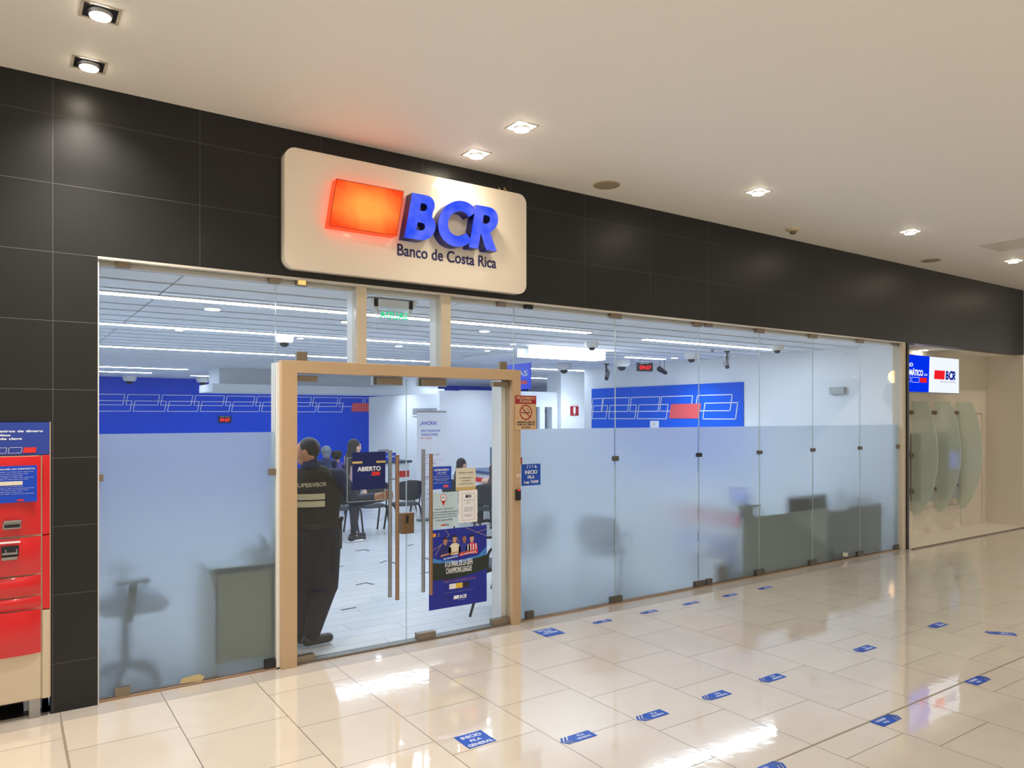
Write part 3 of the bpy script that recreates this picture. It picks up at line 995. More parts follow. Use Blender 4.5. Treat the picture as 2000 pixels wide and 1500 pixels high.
for y0 in (7.29, 6.44, 5.58, 4.735):
    x0 = Yc(y0)
    outline(mb, para_poly(max(x0 - 0.04, 0.0), 2.02, 0.80 if x0 > 0 else 0.80 + x0 - 0.02, 0.285, 0.05), 0.016, -0.028, -0.021)
outline(mb, para_poly(Yc(3.86), 2.02, 0.80, 0.285, 0.05), 0.016, -0.028, -0.021)
for y0 in (6.27, 5.40):
    outline(mb, para_poly(Yc(y0), 1.87, 0.80, 0.28, 0.05), 0.016, -0.028, -0.021)
outline(mb, para_poly(0.02, 1.87, 0.46, 0.28, 0.05), 0.016, -0.028, -0.021)
outline(mb, para_poly(Yc(3.68), 1.87, 0.74, 0.29, 0.05), 0.016, -0.028, -0.021)
mb.build('outline_pattern', M['white_line'], t)
MB().prism(para_poly(Yc(4.52), 1.88, 0.75, 0.275, 0.05), -0.03, -0.021).build('red_block', M['vinyl_red'], t)
t = thing('taped_notice', 'small white notice taped low on the blue mural', 'notice', (XR - 0.03, 5.03, 1.62), (0, 0, -PI / 2))
MB().box((0, -0.003, 0), (0.24, 0, 0.21)).build('sheet', M['paper'], t)
text(t, 'BCR', 0.12, 0.13, -0.005, w=0.05, h=0.025, m='ink', align='c')
t = thing('wall_box', 'small grey junction box high on the right wall', 'junction box', (XR, 1.12, 2.26), (0, 0, -PI / 2))
MB().box((0, -0.07, 0), (0.25, 0, 0.11)).build('case', mat('box_grey', (175, 182, 180), 0.5), t, bevel=0.006)
# extinguisher sign
t = thing('extinguisher_sign', 'small red fire extinguisher sign on the white column', 'sign', (11.24, 8.345, 1.93))
MB().box((0, -0.004, 0), (0.27, 0, 0.28)).build('plate', M['paper'], t)
MB().box((0.005, -0.006, 0.005), (0.265, -0.004, 0.235)).build('red_field', M['dark_red'], t)
MB().box((0.10, -0.008, 0.07), (0.17, -0.006, 0.20)).box((0.12, -0.008, 0.03), (0.15, -0.006, 0.07)).prism([(0.1, 0.2), (0.17, 0.2), (0.14, 0.225)], -0.008, -0.006).build('pictogram', M['white_line'], t)
text(t, 'EXTINTOR', 0.135, 0.245, -0.005, w=0.22, h=0.025, m='dark_red', align='c')

# ------------------------------------------------------------------ mall ceiling fixtures
def downlight(x, y, lb, s=0.095):
    t = thing('square_downlight', lb, 'ceiling light', (x, y, H_MALL), group='square recessed downlights over the walkway')
    fr = holed('trim_frame', [(-s, -s), (s, -s), (s, s), (-s, s)], [[(-s * .86, -s * .86), (s * .86, -s * .86), (s * .86, s * .86), (-s * .86, s * .86)]], -0.002, 0.002, [mat('lamp_trim', (196, 186, 168), 0.3, 0.3)], t)
    fr.rotation_euler = (-PI / 2, 0, 0)
    fr.location = (0, 0, -0.002)
    MB().box((-s * .86, -s * .86, -0.0016), (s * .86, s * .86, -0.0004)).build('recess', M['lamp_warm'] if x > 1 else M['dark_metal'], t)  # lamps further right: whole plate set glowing to imitate their glare
    r = s * (0.70 if x > 1 else 0.62)
    MB().lathe([(r * .92, -0.022), (r, -0.018), (r * 1.05, -0.002)], 28).build('lamp_ring', M['steel'], t, smooth=True)
    MB().lathe([(r * .86, -0.027), (r * .9, -0.0225)], 28).build('lamp_lens', M['lamp_warm'], t)
    sp = bpy.data.lights.new('spot', 'SPOT')
    sp.energy = MALL_SPOT_W * (0.35 if y > -0.5 else 1.0) * (4.2 if x < 1 and y > -3 else 0.9 if x < 1 else 0.8 if y > -3 else 0.3)
    sp.color = WARM
    sp.spot_size = math.radians(128)
    sp.spot_blend = 0.9
    sp.shadow_soft_size = 0.06
    so = bpy.data.objects.new('lamp_light', sp)
    COL.objects.link(so)
    so.parent = t
    so.location = (0, 0, -0.05)
    return t


for x, y, lb in ((0.425, -1.05, 'upper of the two square downlights at the far left'), (0.43, -0.335, 'lower of the two square downlights at the far left, near the wall'),
                 (3.22, -1.04, 'larger of the two square downlights above the orange and blue sign'), (3.24, -0.355, 'square downlight close to the wall above the sign'),
                 (6.045, -1.02, 'square downlight third along the outer row, over the black wall'), (8.835, -1.04, 'square downlight second from the right edge'),
                 (11.69, -1.0, 'rightmost square downlight at the edge of the picture')):
    downlight(x, y, lb)
for x, y in ((0.42, -4.6), (3.2, -4.7), (6.0, -5.2), (8.8, -5.2), (-3.0, -2.0), (14.6, -1.0)):  # unseen lamps added outside the view; the left one brightens the floor
    downlight(x, y, 'unseen square downlight added outside the view')

for i, (x, y) in enumerate(((4.69, -0.345), (10.71, -0.36))):
    t = thing('ceiling_speaker', ['round ceiling speaker near the top right of the big sign', 'small far ceiling speaker near the right edge'][i], 'speaker', (x, y, H_MALL), group='round ceiling speakers')
    MB().lathe([(0.125, -0.006), (0.13, -0.003), (0.13, 0.0)], 40).build('rim', mat('speaker_rim', (190, 172, 145), 0.5), t)
    MB().lathe([(0.118, -0.009), (0.118, -0.0062)], 40).build('grille', mat('speaker_grille', (160, 145, 122), 0.6, bump=0.4, bscale=160), t)
t = thing('smoke_detector', 'cream smoke detector on the mall ceiling', 'smoke detector', (7.59, -0.33, H_MALL))
MB().lathe([(0.045, -0.03), (0.075, -0.018), (0.082, 0.0)], 28).build('base', mat('detector_cream', (205, 190, 160), 0.5), t, smooth=True)
MB().lathe([(0.025, -0.06), (0.035, -0.055), (0.04, -0.0305)], 20).build('sensor', mat('detector_grey', (110, 98, 84), 0.5), t, smooth=True)
t = thing('ceiling_hatch', 'flush square access panel in the ceiling at the right edge', 'hatch', (10.3, -1.75, H_MALL))
MB().box((0, 0, -0.004), (0.6, 0.6, 0)).build('panel', mat('hatch_paint', (214, 206, 190), 0.5), t)
t = thing('wire_stub', 'bent wire stub sticking up behind the big sign', 'wire', (3.72, -0.04, 3.93))
MB().tube([(-0.05, 0, 0.05), (-0.03, -0.01, 0.02), (0.0, -0.01, 0.03), (0.01, 0, 0.06), (0.03, -0.01, 0.03), (0.035, 0, 0.0)], 0.004, 6).build('wire', M['gold'], t)

# ------------------------------------------------------------------ the big sign
t = thing('shop_sign', 'large white rounded sign box with orange lightbox and blue letters', 'shop sign', (0, 0, 0))
MB().prism(rrect(1.722, 3.032, 3.935, 3.942, 0.085, 8), -0.10, -0.002).build('backing_panel', M['sign_white'], t, smooth=True, bevel=0.004)
rb = MB().prism([(2.028, 3.365), (2.592, 3.365), (2.655, 3.735), (2.088, 3.735)], -0.19, -0.101, 1)
rb.mi[0] = 0
ro = rb.build('orange_lightbox', [M['red_face'], M['red_side']], t)
mb = MB(); outline(mb, [(2.030, 3.367), (2.590, 3.367), (2.653, 3.733), (2.090, 3.733)], 0.004, -0.1925, -0.19)
mb.build('lightbox_edge', mat('lightbox_trim', (150, 30, 20), 0.4), ro)


def arc(cx, cz, r, a0, a1, n=12):
    return [(cx + r * math.cos(math.radians(a0 + (a1 - a0) * i / n)), cz + r * math.sin(math.radians(a0 + (a1 - a0) * i / n))) for i in range(n + 1)]


def glyphs():
    g = {}
    g['B'] = ([(0, 0)] + arc(.40, .30, .30, -90, 55, 14) + arc(.36, .765, .235, -25, 90, 12) + [(0, 1)],
              [[(.25, .21)] + arc(.36, .295, .085, -90, 90, 8) + [(.25, .38)], [(.25, .64)] + arc(.33, .725, .085, -90, 90, 8)[0:] + [(.25, .81)]])
    g['C'] = (arc(.53, .5, .53, 40, 320, 40) + arc(.53, .5, .285, 320, 40, 30), [])
    g['R'] = ([(0, 0), (.25, 0), (.25, .34), (.265, .34), (.46, 0), (.76, 0)] + [(.50, .41)] + arc(.36, .70, .30, -50, 90, 14) + [(0, 1)],
              [[(.25, .60)] + arc(.34, .70, .10, -90, 90, 8) + [(.25, .80)]])
    return g


G = glyphs()


def logo_letters(parent, x, z, h, sh, y0, y1, mats, spacing=(0.0, 0.775, 1.59), wsc=1.0, name='letter'):
    out = []
    for ch, dx in zip('BCR', spacing):
        o_, hs = G[ch]
        f = lambda p: (x + (dx + p[0]) * h * wsc + sh * p[1] * h, z + p[1] * h)
        out.append(holed(name, [f(p) for p in o_], [[f(p) for p in q] for q in hs], y0, y1, mats, parent))
    return out


logo_letters(t, 2.652, 3.358, 0.374, 0.19, -0.205, -0.101, [M['blue_face'], M['letter_side']], spacing=(0.0, 0.74, 1.62), wsc=1.0)
text(t, 'Banco de Costa Rica', 2.640, 3.232, -0.101, w=0.962, h=0.098, m='navy_text', bold=0.012, depth=0.004, res=4)
# light the orange box gives to its surroundings comes from its own emissive faces

# ------------------------------------------------------------------ notices on the glass
def plate(name, lb, cat, x0, z0, x1, z1, m, y=0.052, th=0.002):
    t = thing(name, lb, cat, (x0, y, z0))
    MB().box((0, -th, 0), (x1 - x0, 0, z1 - z0)).build('backing', M[m] if isinstance(m, str) else m, t)
    return t, x1 - x0, z1 - z0


Z = -0.003
# ABIERTO card in a clear holder
t, w, h = plate('open_sign', 'dark blue open sign on the left door leaf', 'sign', 2.315, 1.322, 2.605, 1.628, 'navy_card', y=0.0535)
text(t, 'ABIERTO', w / 2, h * .49, Z, w=w * .70, h=0.037, bold=0.03, align='c')
MB().box((0, Z, .70 * h), (.30 * w, Z + .0008, .755 * h)).box((.72 * w, Z, .70 * h), (w, Z + .0008, .755 * h)).build('gold_bar', M['gold'], t)
MB().prism(para_poly(.57 * w, .36 * h, .25 * w, .105 * h, .006), Z, Z + .0008).build('red_block', M['red_card'], t)
mb = MB(); outline(mb, para_poly(.30 * w, .36 * h, .24 * w, .105 * h, .006), .0015, Z, Z + .0008); outline(mb, para_poly(.02 * w, .36 * h, .25 * w, .105 * h, .006), .0015, Z, Z + .0008)
mb.build('outline', M['royal_card'], t)
hold = thing('document_holder', 'clear acrylic document holder behind the open sign', 'document holder', (2.278, 0.068, 1.225))
MB().box((0, 0, 0), (0.33, 0.003, 0.36)).build('acrylic_sheet', M['glass'], hold)
mb = MB(); outline(mb, [(0, 0), (.33, 0), (.33, .36), (0, .36)], .003, -.001, .004); mb.build('holder_edge', M['edge'], hold)
# HORARIO
t, w, h = plate('opening_hours_sign', 'royal blue opening hours card on the right door leaf', 'sign', 3.038, 1.287, 3.232, 1.483, 'royal_card')
text(t, 'HORARIO', w / 2, h * .80, Z, w=w * .74, h=.020, bold=.03, align='c')
for s_, zz, ww in (('LUNES A VIERNES', .705, .46), ('11:00 a.m. a 6:00 p.m.', .63, .56), ('SABADO 10:00 a.m. a 4:00 p.m.', .525, .80), ('SERVICIO DE CAJAS', .42, .80),
                   ('11:00 a.m. a 6:00 p.m.', .35, .56), ('SABADO 10:00 a.m. a 4:00 p.m.', .25, .80)):
    text(t, s_, w / 2, h * zz, Z, w=w * ww, h=.0088, bold=.01, align='c', res=1)
MB().prism(para_poly(.58 * w, .06 * h, .26 * w, .115 * h, .004), Z, Z + .0008).build('red_block', M['vinyl_red'], t)
# tan notice
t, w, h = plate('paper_notice', 'cream typed notice above the framed notice on the right door leaf', 'notice', 3.278, 1.262, 3.482, 1.462, 'paper_tan')
for s_, zz, ww in (('ESTIMADO CLIENTE', .76, .72), ('LOS MENORES NO', .53, .66), ('SE REALIZAN', .40, .42), ('TRAMITES EN CAJAS', .26, .70)):
    text(t, s_, w / 2, h * zz, Z, w=w * ww, h=.011, m='ink_grey', bold=.01, align='c', res=1)
MB().box((0, Z, 0), (w, Z + .0008, .15 * h)).build('band', M['gold'], t)
# pale blue notice
t, w, h = plate('location_poster', 'pale blue poster with a red map pin on the right door leaf', 'poster', 3.022, 0.952, 3.300, 1.258, 'paper_blue')
mb = MB(); mb.prism(circ(.47 * w, .84 * h, .032, 24), Z, Z + .0006); mb.prism([(.47 * w - .024, .84 * h - .02), (.47 * w, .84 * h - .07), (.47 * w + .024, .84 * h - .02)], Z, Z + .0006)
mb.build('map_pin', M['red_card'], t)
MB().prism(circ(.47 * w, .84 * h, .027, 24), Z - .0006, Z).build('map_pin_disc', M['paper'], t)
text(t, 'BCR', .47 * w, .83 * h, Z - .0012, w=.03, h=.012, m='royal_card', align='c', bold=.02)
for s_, zz, ww in (('Estimado usuario(a) el', .50, .66), ('Banco de Costa Rica le recuerda', .42, .92), ('que la validez de citas para', .345, .86), ('cualquier tramite de Puesto Pais', .27, .92), ('SON GRATUITAS', .185, .60)):
    text(t, s_, w / 2, h * zz, Z, w=w * ww, h=.0135, m='navy_text', bold=.0, align='c', res=1)
MB().prism(para_poly(.38 * w, .045 * h, .045, .012, .002), Z, Z + .0006).build('red_block', M['red_card'], t)
text(t, 'BCR', .56 * w, .045 * h, Z, w=.03, h=.012, m='navy_text', bold=.02)
# white framed notice
t, w, h = plate('framed_notice', 'white framed notice beside the pale blue poster', 'notice', 3.305, 0.975, 3.50, 1.262, 'paper')
mb = MB(); outline(mb, [(.18 * w, .08 * h), (.85 * w, .08 * h), (.85 * w, .90 * h), (.18 * w, .90 * h)], .0016, Z, Z + .0008); mb.build('border', M['dark_red'], t)
text(t, 'BCR', .56 * w, .77 * h, Z, w=.045, h=.024, m='ink', bold=.04, align='c')
MB().prism(para_poly(.36 * w, .77 * h, .02, .024, .003), Z, Z + .0006).build('logo_block', M['ink'], t)
for zz, ww in ((.68, .56), (.60, .24), (.45, .46), (.40, .50), (.35, .44), (.24, .52), (.19, .34)):
    text(t, 'solicitud de tramites', .52 * w, h * zz, Z, w=w * ww, h=.007, m='ink_grey', align='c', res=1)
# football poster
t, w, h = plate('football_poster', 'large dark blue football poster low on the right door leaf', 'poster', 3.012, 0.245, 3.600, 0.935, mat('poster_navy', (14, 34, 150), 0.35, var=.08, scale=3), y=0.0535)
MB().prism([(0, .37 * h)] + [(w * i / 12, h * (.37 - .035 * math.sin(PI * i / 12) + .06 * i / 12)) for i in range(1, 13)] + [(w, .62 * h), (.5 * w, .55 * h), (0, .60 * h)], Z, Z + .0004).build('pitch_field', mat('pitch', (30, 42, 36), .5, var=.3), t)
mb = MB()
for i in range(13):
    pass
mb.prism([(0, .595 * h), (.5 * w, .545 * h), (w, .615 * h), (w, .72 * h), (.85 * w, .62 * h), (.5 * w, .585 * h), (.15 * w, .62 * h), (0, .67 * h)], Z - .0004, Z)
mb.build('stadium_glow', mat('stadium_cyan', (60, 130, 205), .5, var=.5, scale=14), t)
mb = MB()
for a, b in (((0, .72), (.28, .84)), ((.28, .84), (.33, .93)), ((.33, .93), (.27, .995)), ((.27, .86), (.42, .83)), ((.62, .995), (.82, .92)), ((.82, .92), (1, .95)), ((.8, .925), (1, .86)), ((.47, .88), (.52, .80)), ((.1, .68), (.2, .8))):
    A = Vector((a[0] * w, a[1] * h)); B = Vector((b[0] * w, b[1] * h)); d = (B - A).normalized(); n_ = Vector((-d.y, d.x)) * .0016
    mb.prism([tuple(A - n_), tuple(B - n_), tuple(B + n_), tuple(A + n_)], Z, Z + .0004)
mb.build('star_lines', M['gold'], t)
for cx, top, shirt, sk in ((.27, .90, (34, 36, 110), (176, 128, 104)), (.43, .915, (226, 218, 196), (196, 150, 120)), (.60, .905, (40, 52, 150), (150, 104, 80)), (.73, .90, (196, 40, 70), (205, 160, 136))):
    ms = mat('player_shirt', shirt, .6, var=.1)
    X = cx * w
    zt = top * h
    g = MB().prism([(X - .062, zt - .175), (X + .062, zt - .175), (X + .058, zt - .10), (X + .022, zt - .072), (X - .022, zt - .072), (X - .058, zt - .10)], Z - .0012, Z - .0008).build('player_shirt', ms, t)
    mb = MB().prism(circ(X, zt - .04, .021, 16, .029), Z - .0018, Z - .0012).box((X - .010, Z - .0015, zt - .075), (X + .010, Z - .001, zt - .06))
    mb.prism([(X - .05, zt - .172), (X + .04, zt - .158), (X + .045, zt - .144), (X - .04, zt - .152)], Z - .0018, Z - .0012)
    mb.build('player_skin', mat('player_skin', sk, .6), t)
    if cx != .60:
        MB().prism([(X - .022, zt - .035), (X - .018, zt - .02), (X + .018, zt - .02), (X + .022, zt - .035), (X + .02, zt - .008), (X, zt - .0), (X - .02, zt - .008)], Z - .0024, Z - .0018).build('player_hair', M['hair'], t)
mb = MB()
for q in range(4):
    X = .73 * w - .045 + q * .028
    mb.box((X, Z - .0016, .90 * h - .172), (X + .011, Z - .0012, .90 * h - .085))
mb.build('shirt_stripes', M['paper'], t)
MB().prism([(.50 * w, .632 * h), (.82 * w, .665 * h), (.84 * w, .705 * h), (.51 * w, .672 * h)], Z - .003, Z - .0024).build('red_ribbon', M['red_card'], t)
MB().prism([(.20 * w, .60 * h), (.50 * w, .630 * h), (.50 * w, .668 * h), (.21 * w, .638 * h)], Z - .003, Z - .0024).build('blue_ribbon', M['royal_card'], t)
o = text(t, 'LA ASISTENCIA', .53 * w, .643 * h, Z - .0032, w=.165, h=.013, bold=.03); o.rotation_euler = (0, -.10, 0)
o = text(t, 'TE HACEMOS', .235 * w, .610 * h, Z - .0032, w=.145, h=.014, bold=.03); o.rotation_euler = (0, -.10, 0)
text(t, 'A LA FINAL DE LA UEFA', .505 * w, .515 * h, Z - .0012, w=.285, h=.050, m='paper', bold=.02, align='c')
text(t, 'CHAMPIONS LEAGUE', .505 * w, .430 * h, Z - .0012, w=.262, h=.050, m='paper', bold=.02, align='c')
text(t, 'COMPRE CON SUS TARJETAS MASTERCARD DEL BCR', .52 * w, .335 * h, Z, w=.34, h=.008, m='vinyl_red', align='c', res=1)
text(t, 'y participe por un viaje a la final para dos personas', .52 * w, .318 * h, Z, w=.32, h=.007, m='paper_blue', align='c', res=1)
text(t, 'Aplican restricciones. Ver reglamento en el sitio web', .51 * w, .185 * h, Z, w=.29, h=.005, m='paper_blue', align='c', res=1)
for x0, x1, mm in ((.34, .45, 'paper'), (.45, .57, 'gold'), (.58, .69, 'black_plastic')):
    MB().box((x0 * w, Z, .23 * h), (x1 * w, Z + .0006, .295 * h)).build('bank_card', M[mm] if mm != 'gold' else mat('card_yellow', (226, 186, 50), .4), t)
MB().prism(circ(.045 * w, .935 * h, .017, 20), Z, Z + .0006).build('red_disc', M['red_card'], t)
MB().prism(circ(.085 * w, .935 * h, .017, 20), Z - .0006, Z).build('yellow_disc', mat('disc_yellow', (238, 160, 40), .4), t)
MB().prism(circ(.16 * w, .945 * h, .010, 14), Z, Z + .0006).box((.13 * w, Z, .915 * h), (.19 * w, Z + .0006, .922 * h)).build('cup_emblem', M['ink_grey'], t)
MB().prism(para_poly(.41 * w, .095 * h, .055, .030, .006), Z, Z + .0006).build('logo_block', M['paper'], t)
logo_letters(t, .52 * w, .095 * h, .030, .15, Z, Z + .0006, [M['paper']], name='logo_letter')
text(t, 'Banco de Costa Rica', .49 * w, .075 * h, Z, w=.075, h=.006, m='paper_blue', res=1)
# no smoking sign on the frame
t, w, h = plate('no_smoking_sign', 'beige and red no smoking notice on the right door frame', 'sign', 3.865, 1.795, 4.105, 2.112, 'beige_card', y=-0.016)
MB().box((0, Z, .755 * h), (w, Z + .0006, h)).build('red_header', M['dark_red'], t)
text(t, 'PROHIBIDO', w / 2, .885 * h, Z - .001, w=w * .88, h=.027, m='beige_card', bold=.03, align='c')
text(t, 'FUMAR', w / 2, .785 * h, Z - .001, w=w * .56, h=.027, m='beige_card', bold=.03, align='c')
holed('prohibition_ring', circ(.5 * w, .51 * h, .070, 36), [circ(.5 * w, .51 * h, .060, 36)], Z - .0006, Z, [M['dark_red']], t)
MB().prism([(.5 * w - .047, .51 * h + .041), (.5 * w - .041, .51 * h + .047), (.5 * w + .047, .51 * h - .041), (.5 * w + .041, .51 * h - .047)][::-1], Z - .0012, Z - .0006).build('prohibition_bar', M['dark_red'], t)
MB().box((.5 * w - .048, Z, .50 * h - .004), (.5 * w + .045, Z + .0006, .50 * h + .004)).build('cigarette', M['ink'], t)
mb = MB(); mb.tube([(.5 * w + .035, Z, .53 * h), (.5 * w + .045, Z, .56 * h), (.5 * w + .02, Z, .575 * h), (.5 * w + .025, Z, .62 * h), (.5 * w + .0, Z, .60 * h)], .0014, 6); mb.build('smoke_curl', M['ink'], t)
for s_, zz, ww in (('AMBIENTE LIBRE DE', .20, .86), ('HUMO DE TABACO', .13, .84), ('LEY 9028', .045, .40)):
    text(t, s_, w / 2, h * zz, Z, w=w * ww, h=.0155, m='ink', bold=.02, align='c')
# INICIO FILA Ley 7600
t, w, h = plate('queue_notice', 'blue queue start notice on the frosted pane right of the door', 'sign', 3.985, 1.268, 4.205, 1.47, 'blue_vinyl')
text(t, 'INICIO', w / 2, .535 * h, Z, w=w * .66, h=.036, bold=.03, align='c')
text(t, 'FILA', w / 2, .315 * h, Z, w=w * .36, h=.030, bold=.03, align='c')
text(t, 'Ley 7600', w / 2, .06 * h, Z, w=w * .76, h=.036, bold=.03, align='c')
mb = MB()
for q in range(4):
    X = .30 * w + q * .03
    mb.prism(circ(X, .93 * h, .0045, 10), Z, Z + .0006).box((X - .004, Z, .84 * h), (X + .004, Z + .0006, .90 * h)).box((X - .006 + q * .002, Z, .80 * h), (X - .001, Z + .0006, .84 * h))
mb.prism(circ(.30 * w + .1, .85 * h, .009, 14), Z, Z + .0006)
mb.build('people_pictogram', M['white_line'], t)
# access reader
t = thing('access_reader', 'small black access card reader on the right door frame', 'card reader', (3.868, -0.014, 1.148))
MB().box((0, -0.022, 0), (0.052, 0, 0.10)).build('case', M['black_plastic'], t, bevel=0.004)
MB().box((0.015, -0.0235, 0.088), (0.04, -0.021, 0.098)).build('indicator', M['led_red'], t)
t, w, h = plate('frame_sticker', 'tiny faded sticker on the right door frame above the card reader', 'sticker', 3.885, 1.36, 3.932, 1.39, 'paper_tan', y=-0.0125, th=.001)
text(t, 'JC', w / 2, .3 * h, -.002, w=.02, h=.012, m='dark_red', align='c')
t = thing('masking_tape', 'strip of tan tape at the foot of the frosted left pane', 'tape', (1.02, 0.0525, 0.012))
MB().prism([(0, .01), (.15, .0), (.17, .03), (.13, .055), (.02, .045)], -.001, 0).build('strip', mat('tan_tape', (196, 178, 132), .6), t)

# ------------------------------------------------------------------ floor stickers
FX = (-PI / 2, 0, 0)
t = thing('queue_start_sticker', 'square blue queue start floor sticker at the front of the long row', 'floor sticker', (2.305, -1.865, 0.001), FX)
MB().box((-.095, -.001, -.085), (.095, 0, .095)).build('backing', M['blue_vinyl'], t)
text(t, 'INICIO', 0, .035, -.0012, w=.135, h=.036, bold=.02, align='c')
text(t, 'FILA', 0, -.018, -.0012, w=.075, h=.030, bold=.02, align='c')
text(t, 'GENERAL', 0, -.074, -.0012, w=.165, h=.034, bold=.02, align='c')
t = thing('queue_start_sticker', 'square blue floor sticker facing the glass beside the door frame', 'floor sticker', (3.99, -0.37, 0.002), (-PI / 2, 0, PI))
MB().box((-.105, -.001, -.10), (.105, 0, .10)).build('backing', M['blue_vinyl'], t)
text(t, 'INICIO', 0, .0, -.0012, w=.15, h=.034, bold=.02, align='c')
text(t, 'FILA', 0, -.04, -.0012, w=.07, h=.028, bold=.02, align='c')
text(t, 'Ley 7600', 0, -.085, -.0012, w=.16, h=.03, bold=.02, align='c')


def chevron(loc, rz, lb, s=1.0, txt=True, group='queue arrow stickers on the mall floor'):
    t = thing('arrow_sticker', lb, 'floor sticker', loc, (-PI / 2, 0, 0), group=group)
    t.rotation_euler = (Matrix.Rotation(rz, 4, 'Z') @ Matrix.Rotation(-PI / 2, 4, 'X')).to_euler()
    mb = MB()
    hh = .045 * s
    mb.prism([(-.05 * s, 0), (-.02 * s, -hh), (.14 * s, -hh), (.14 * s, hh), (-.02 * s, hh)], -.001, 0)
    mb.build('arrow_body', M['blue_vinyl'], t)
    mb = MB()
    for q in (1, 2):
        o_ = -.026 * q * s
        mb.prism([(-.05 * s + o_, 0), (-.02 * s + o_, -hh), (-.004 * s + o_, -hh), (-.034 * s + o_, 0)], -.001, 0)
        mb.prism([(-.05 * s + o_, 0), (-.034 * s + o_, 0), (-.004 * s + o_, hh), (-.02 * s + o_, hh)], -.001, 0)
    mb.build('arrow_stripes', M['blue_vinyl'], t)
    text(t, 'FILA', .06 * s, .008 * s, -.0012, w=.05 * s, h=.02 * s, bold=.01, align='c', res=1)
    text(t, 'GENERAL', .06 * s, -.028 * s, -.0012, w=.11 * s, h=.022 * s, bold=.01, align='c', res=1)
    return t


for i, (x, y) in enumerate(((2.80, -2.185), (3.40, -2.20), (4.01, -2.205), (4.615, -2.21), (5.83, -2.21), (7.04, -2.205))):
    chevron((x, y, .001), 0, ['blue arrow floor sticker next to the square queue start sticker', 'second blue arrow of the long front row', 'third blue arrow of the long front row',
                              'fourth blue arrow of the long front row', 'fifth blue arrow of the long front row', 'farthest blue arrow of the long front row'][i])
for i, (x, y) in enumerate(((3.45, -3.08), (4.62, -3.09), (5.86, -3.085))):
    chevron((x, y, .002), PI, ['blue arrow pointing right, cut by the bottom edge', 'blue arrow pointing right on the floor joint, middle one', 'blue arrow pointing right beside the sign reflection'][i])
chevron((7.25, -2.63, .001), -.9, 'blue arrow floor sticker turned askew near the right edge', 1.0)
for i, x in enumerate((4.585, 5.19, 5.785, 6.39, 6.985)):
    t = chevron((x, -.375, .002), 0, ['nearest to the door of the small arrows along the glass', 'second small arrow along the glass', 'third small arrow along the glass', 'fourth small arrow along the glass', 'farthest small arrow along the glass'][i], .9, group='arrow stickers along the glass')
    t.scale = (1, 1, .75)

# inside floor tape marks
for i, (x, y, r) in enumerate(((3.30, 2.33, .3), (2.75, 1.38, .1), (4.13, 4.35, .1), (4.06, 3.35, .6), (4.93, 4.3, .6), (3.45, 3.36, .5), (4.18, 2.45, .2), (2.9, 2.55, .4))):
    t = thing('floor_tape_mark', ['black corner tape mark nearest the shoes of the guard', 'thin black tape dash closest to the door threshold', 'black tape mark near the woman with sneakers', 'black tape dash left of the tube handles',
                                  'black tape dash beside the door lock', 'black tape dash right of the guard knee', 'black tape mark between the tube handles', 'black tape dash by the guard trousers'][i], 'tape mark', (x, y, .0005), (0, 0, r), group='black tape marks on the bank floor')
    mb = MB().box((0, 0, 0), (.16, .03, .001))
    if i in (0, 2, 6):
        mb.box((.13, 0, 0), (.16, -.12, .001))
    mb.build('tape', M['black_plastic'], t)

# ------------------------------------------------------------------ red deposit machine at the left edge
t = thing('deposit_machine', 'red and champagne cash deposit machine set in the wall at the left edge', 'bank machine', (0, 0, 0))
MB().box((-.60, -.03, .12), (.190, .30, 1.670)).build('cabinet', M['machine_cream'], t, bevel=.01)
def curved(z0, z1, bulge, m, nm, x0=-.59, x1=.188, y=-.034):
    mb = MB()
    vs, fs = [], []
    n, k = 14, 8
    for j in range(k + 1):
        zz = z0 + (z1 - z0) * j / k
        b = bulge * math.sin(PI * min(1, .12 + .85 * (1 - j / k))) * .5 + bulge * .4
        for i in range(n + 1):
            u = i / n
            xx = x0 + (x1 - x0) * u
            vs.append((xx, y - b * math.sqrt(max(0, 1 - (2 * u - 1) ** 6)), zz))
    for j in range(k):
        for i in range(n):
            a = j * (n + 1) + i
            fs.append((a, a + 1, a + n + 2, a + n + 1))
    nb = len(vs)
    vs += [(x0, y + .02, z0), (x1, y + .02, z0), (x1, y + .02, z1), (x0, y + .02, z1)]
    fs.append(tuple([nb, nb + 1] + [i for i in range(n, -1, -1)]))
    fs.append(tuple([nb + 2, nb + 3] + [k * (n + 1) + i for i in range(0, n + 1)]))
    fs.append(tuple([nb + 1, nb + 2] + [j * (n + 1) + n for j in range(k, -1, -1)]))
    fs.append(tuple([nb + 3, nb] + [j * (n + 1) for j in range(0, k + 1)]))
    mb.add(vs, fs)
    return mb.build(nm, M[m], t, smooth=True)
curved(1.172, 1.668, .05, 'machine_red', 'upper_panel')
curved(.925, 1.160, .06, 'machine_red', 'middle_panel')
curved(.79, .915, .05, 'machine_red', 'lower_panel')
curved(.705, .782, .035, 'machine_red', 'skirt_panel')
curved(.42, .698, .05, 'machine_red', 'bottom_panel')
for z0, z1, mm in ((1.166, 1.672, 'machine_red'), (.69, 1.160, 'machine_red'), (.12, .684, 'machine_cream')):
    MB().box((.196, -.03, z0), (.236, .1, z1)).build('side_frame', M[mm], t, bevel=.003)
MB().box((.2365, -.012, .12), (.2415, .1, 1.885)).box((.1905, -.02, .12), (.1955, .1, 1.672)).build('side_trim', M['machine_cream'], t)
MB().box((-.6, -.09, 1.385), (.166, -.076, 1.612)).build('instruction_panel', M['royal_card'], t)
text(t, 'PASOS PARA HACER UN DEPÓSITO', .155, 1.588, -.091, w=.30, h=.011, bold=.02, align='r')
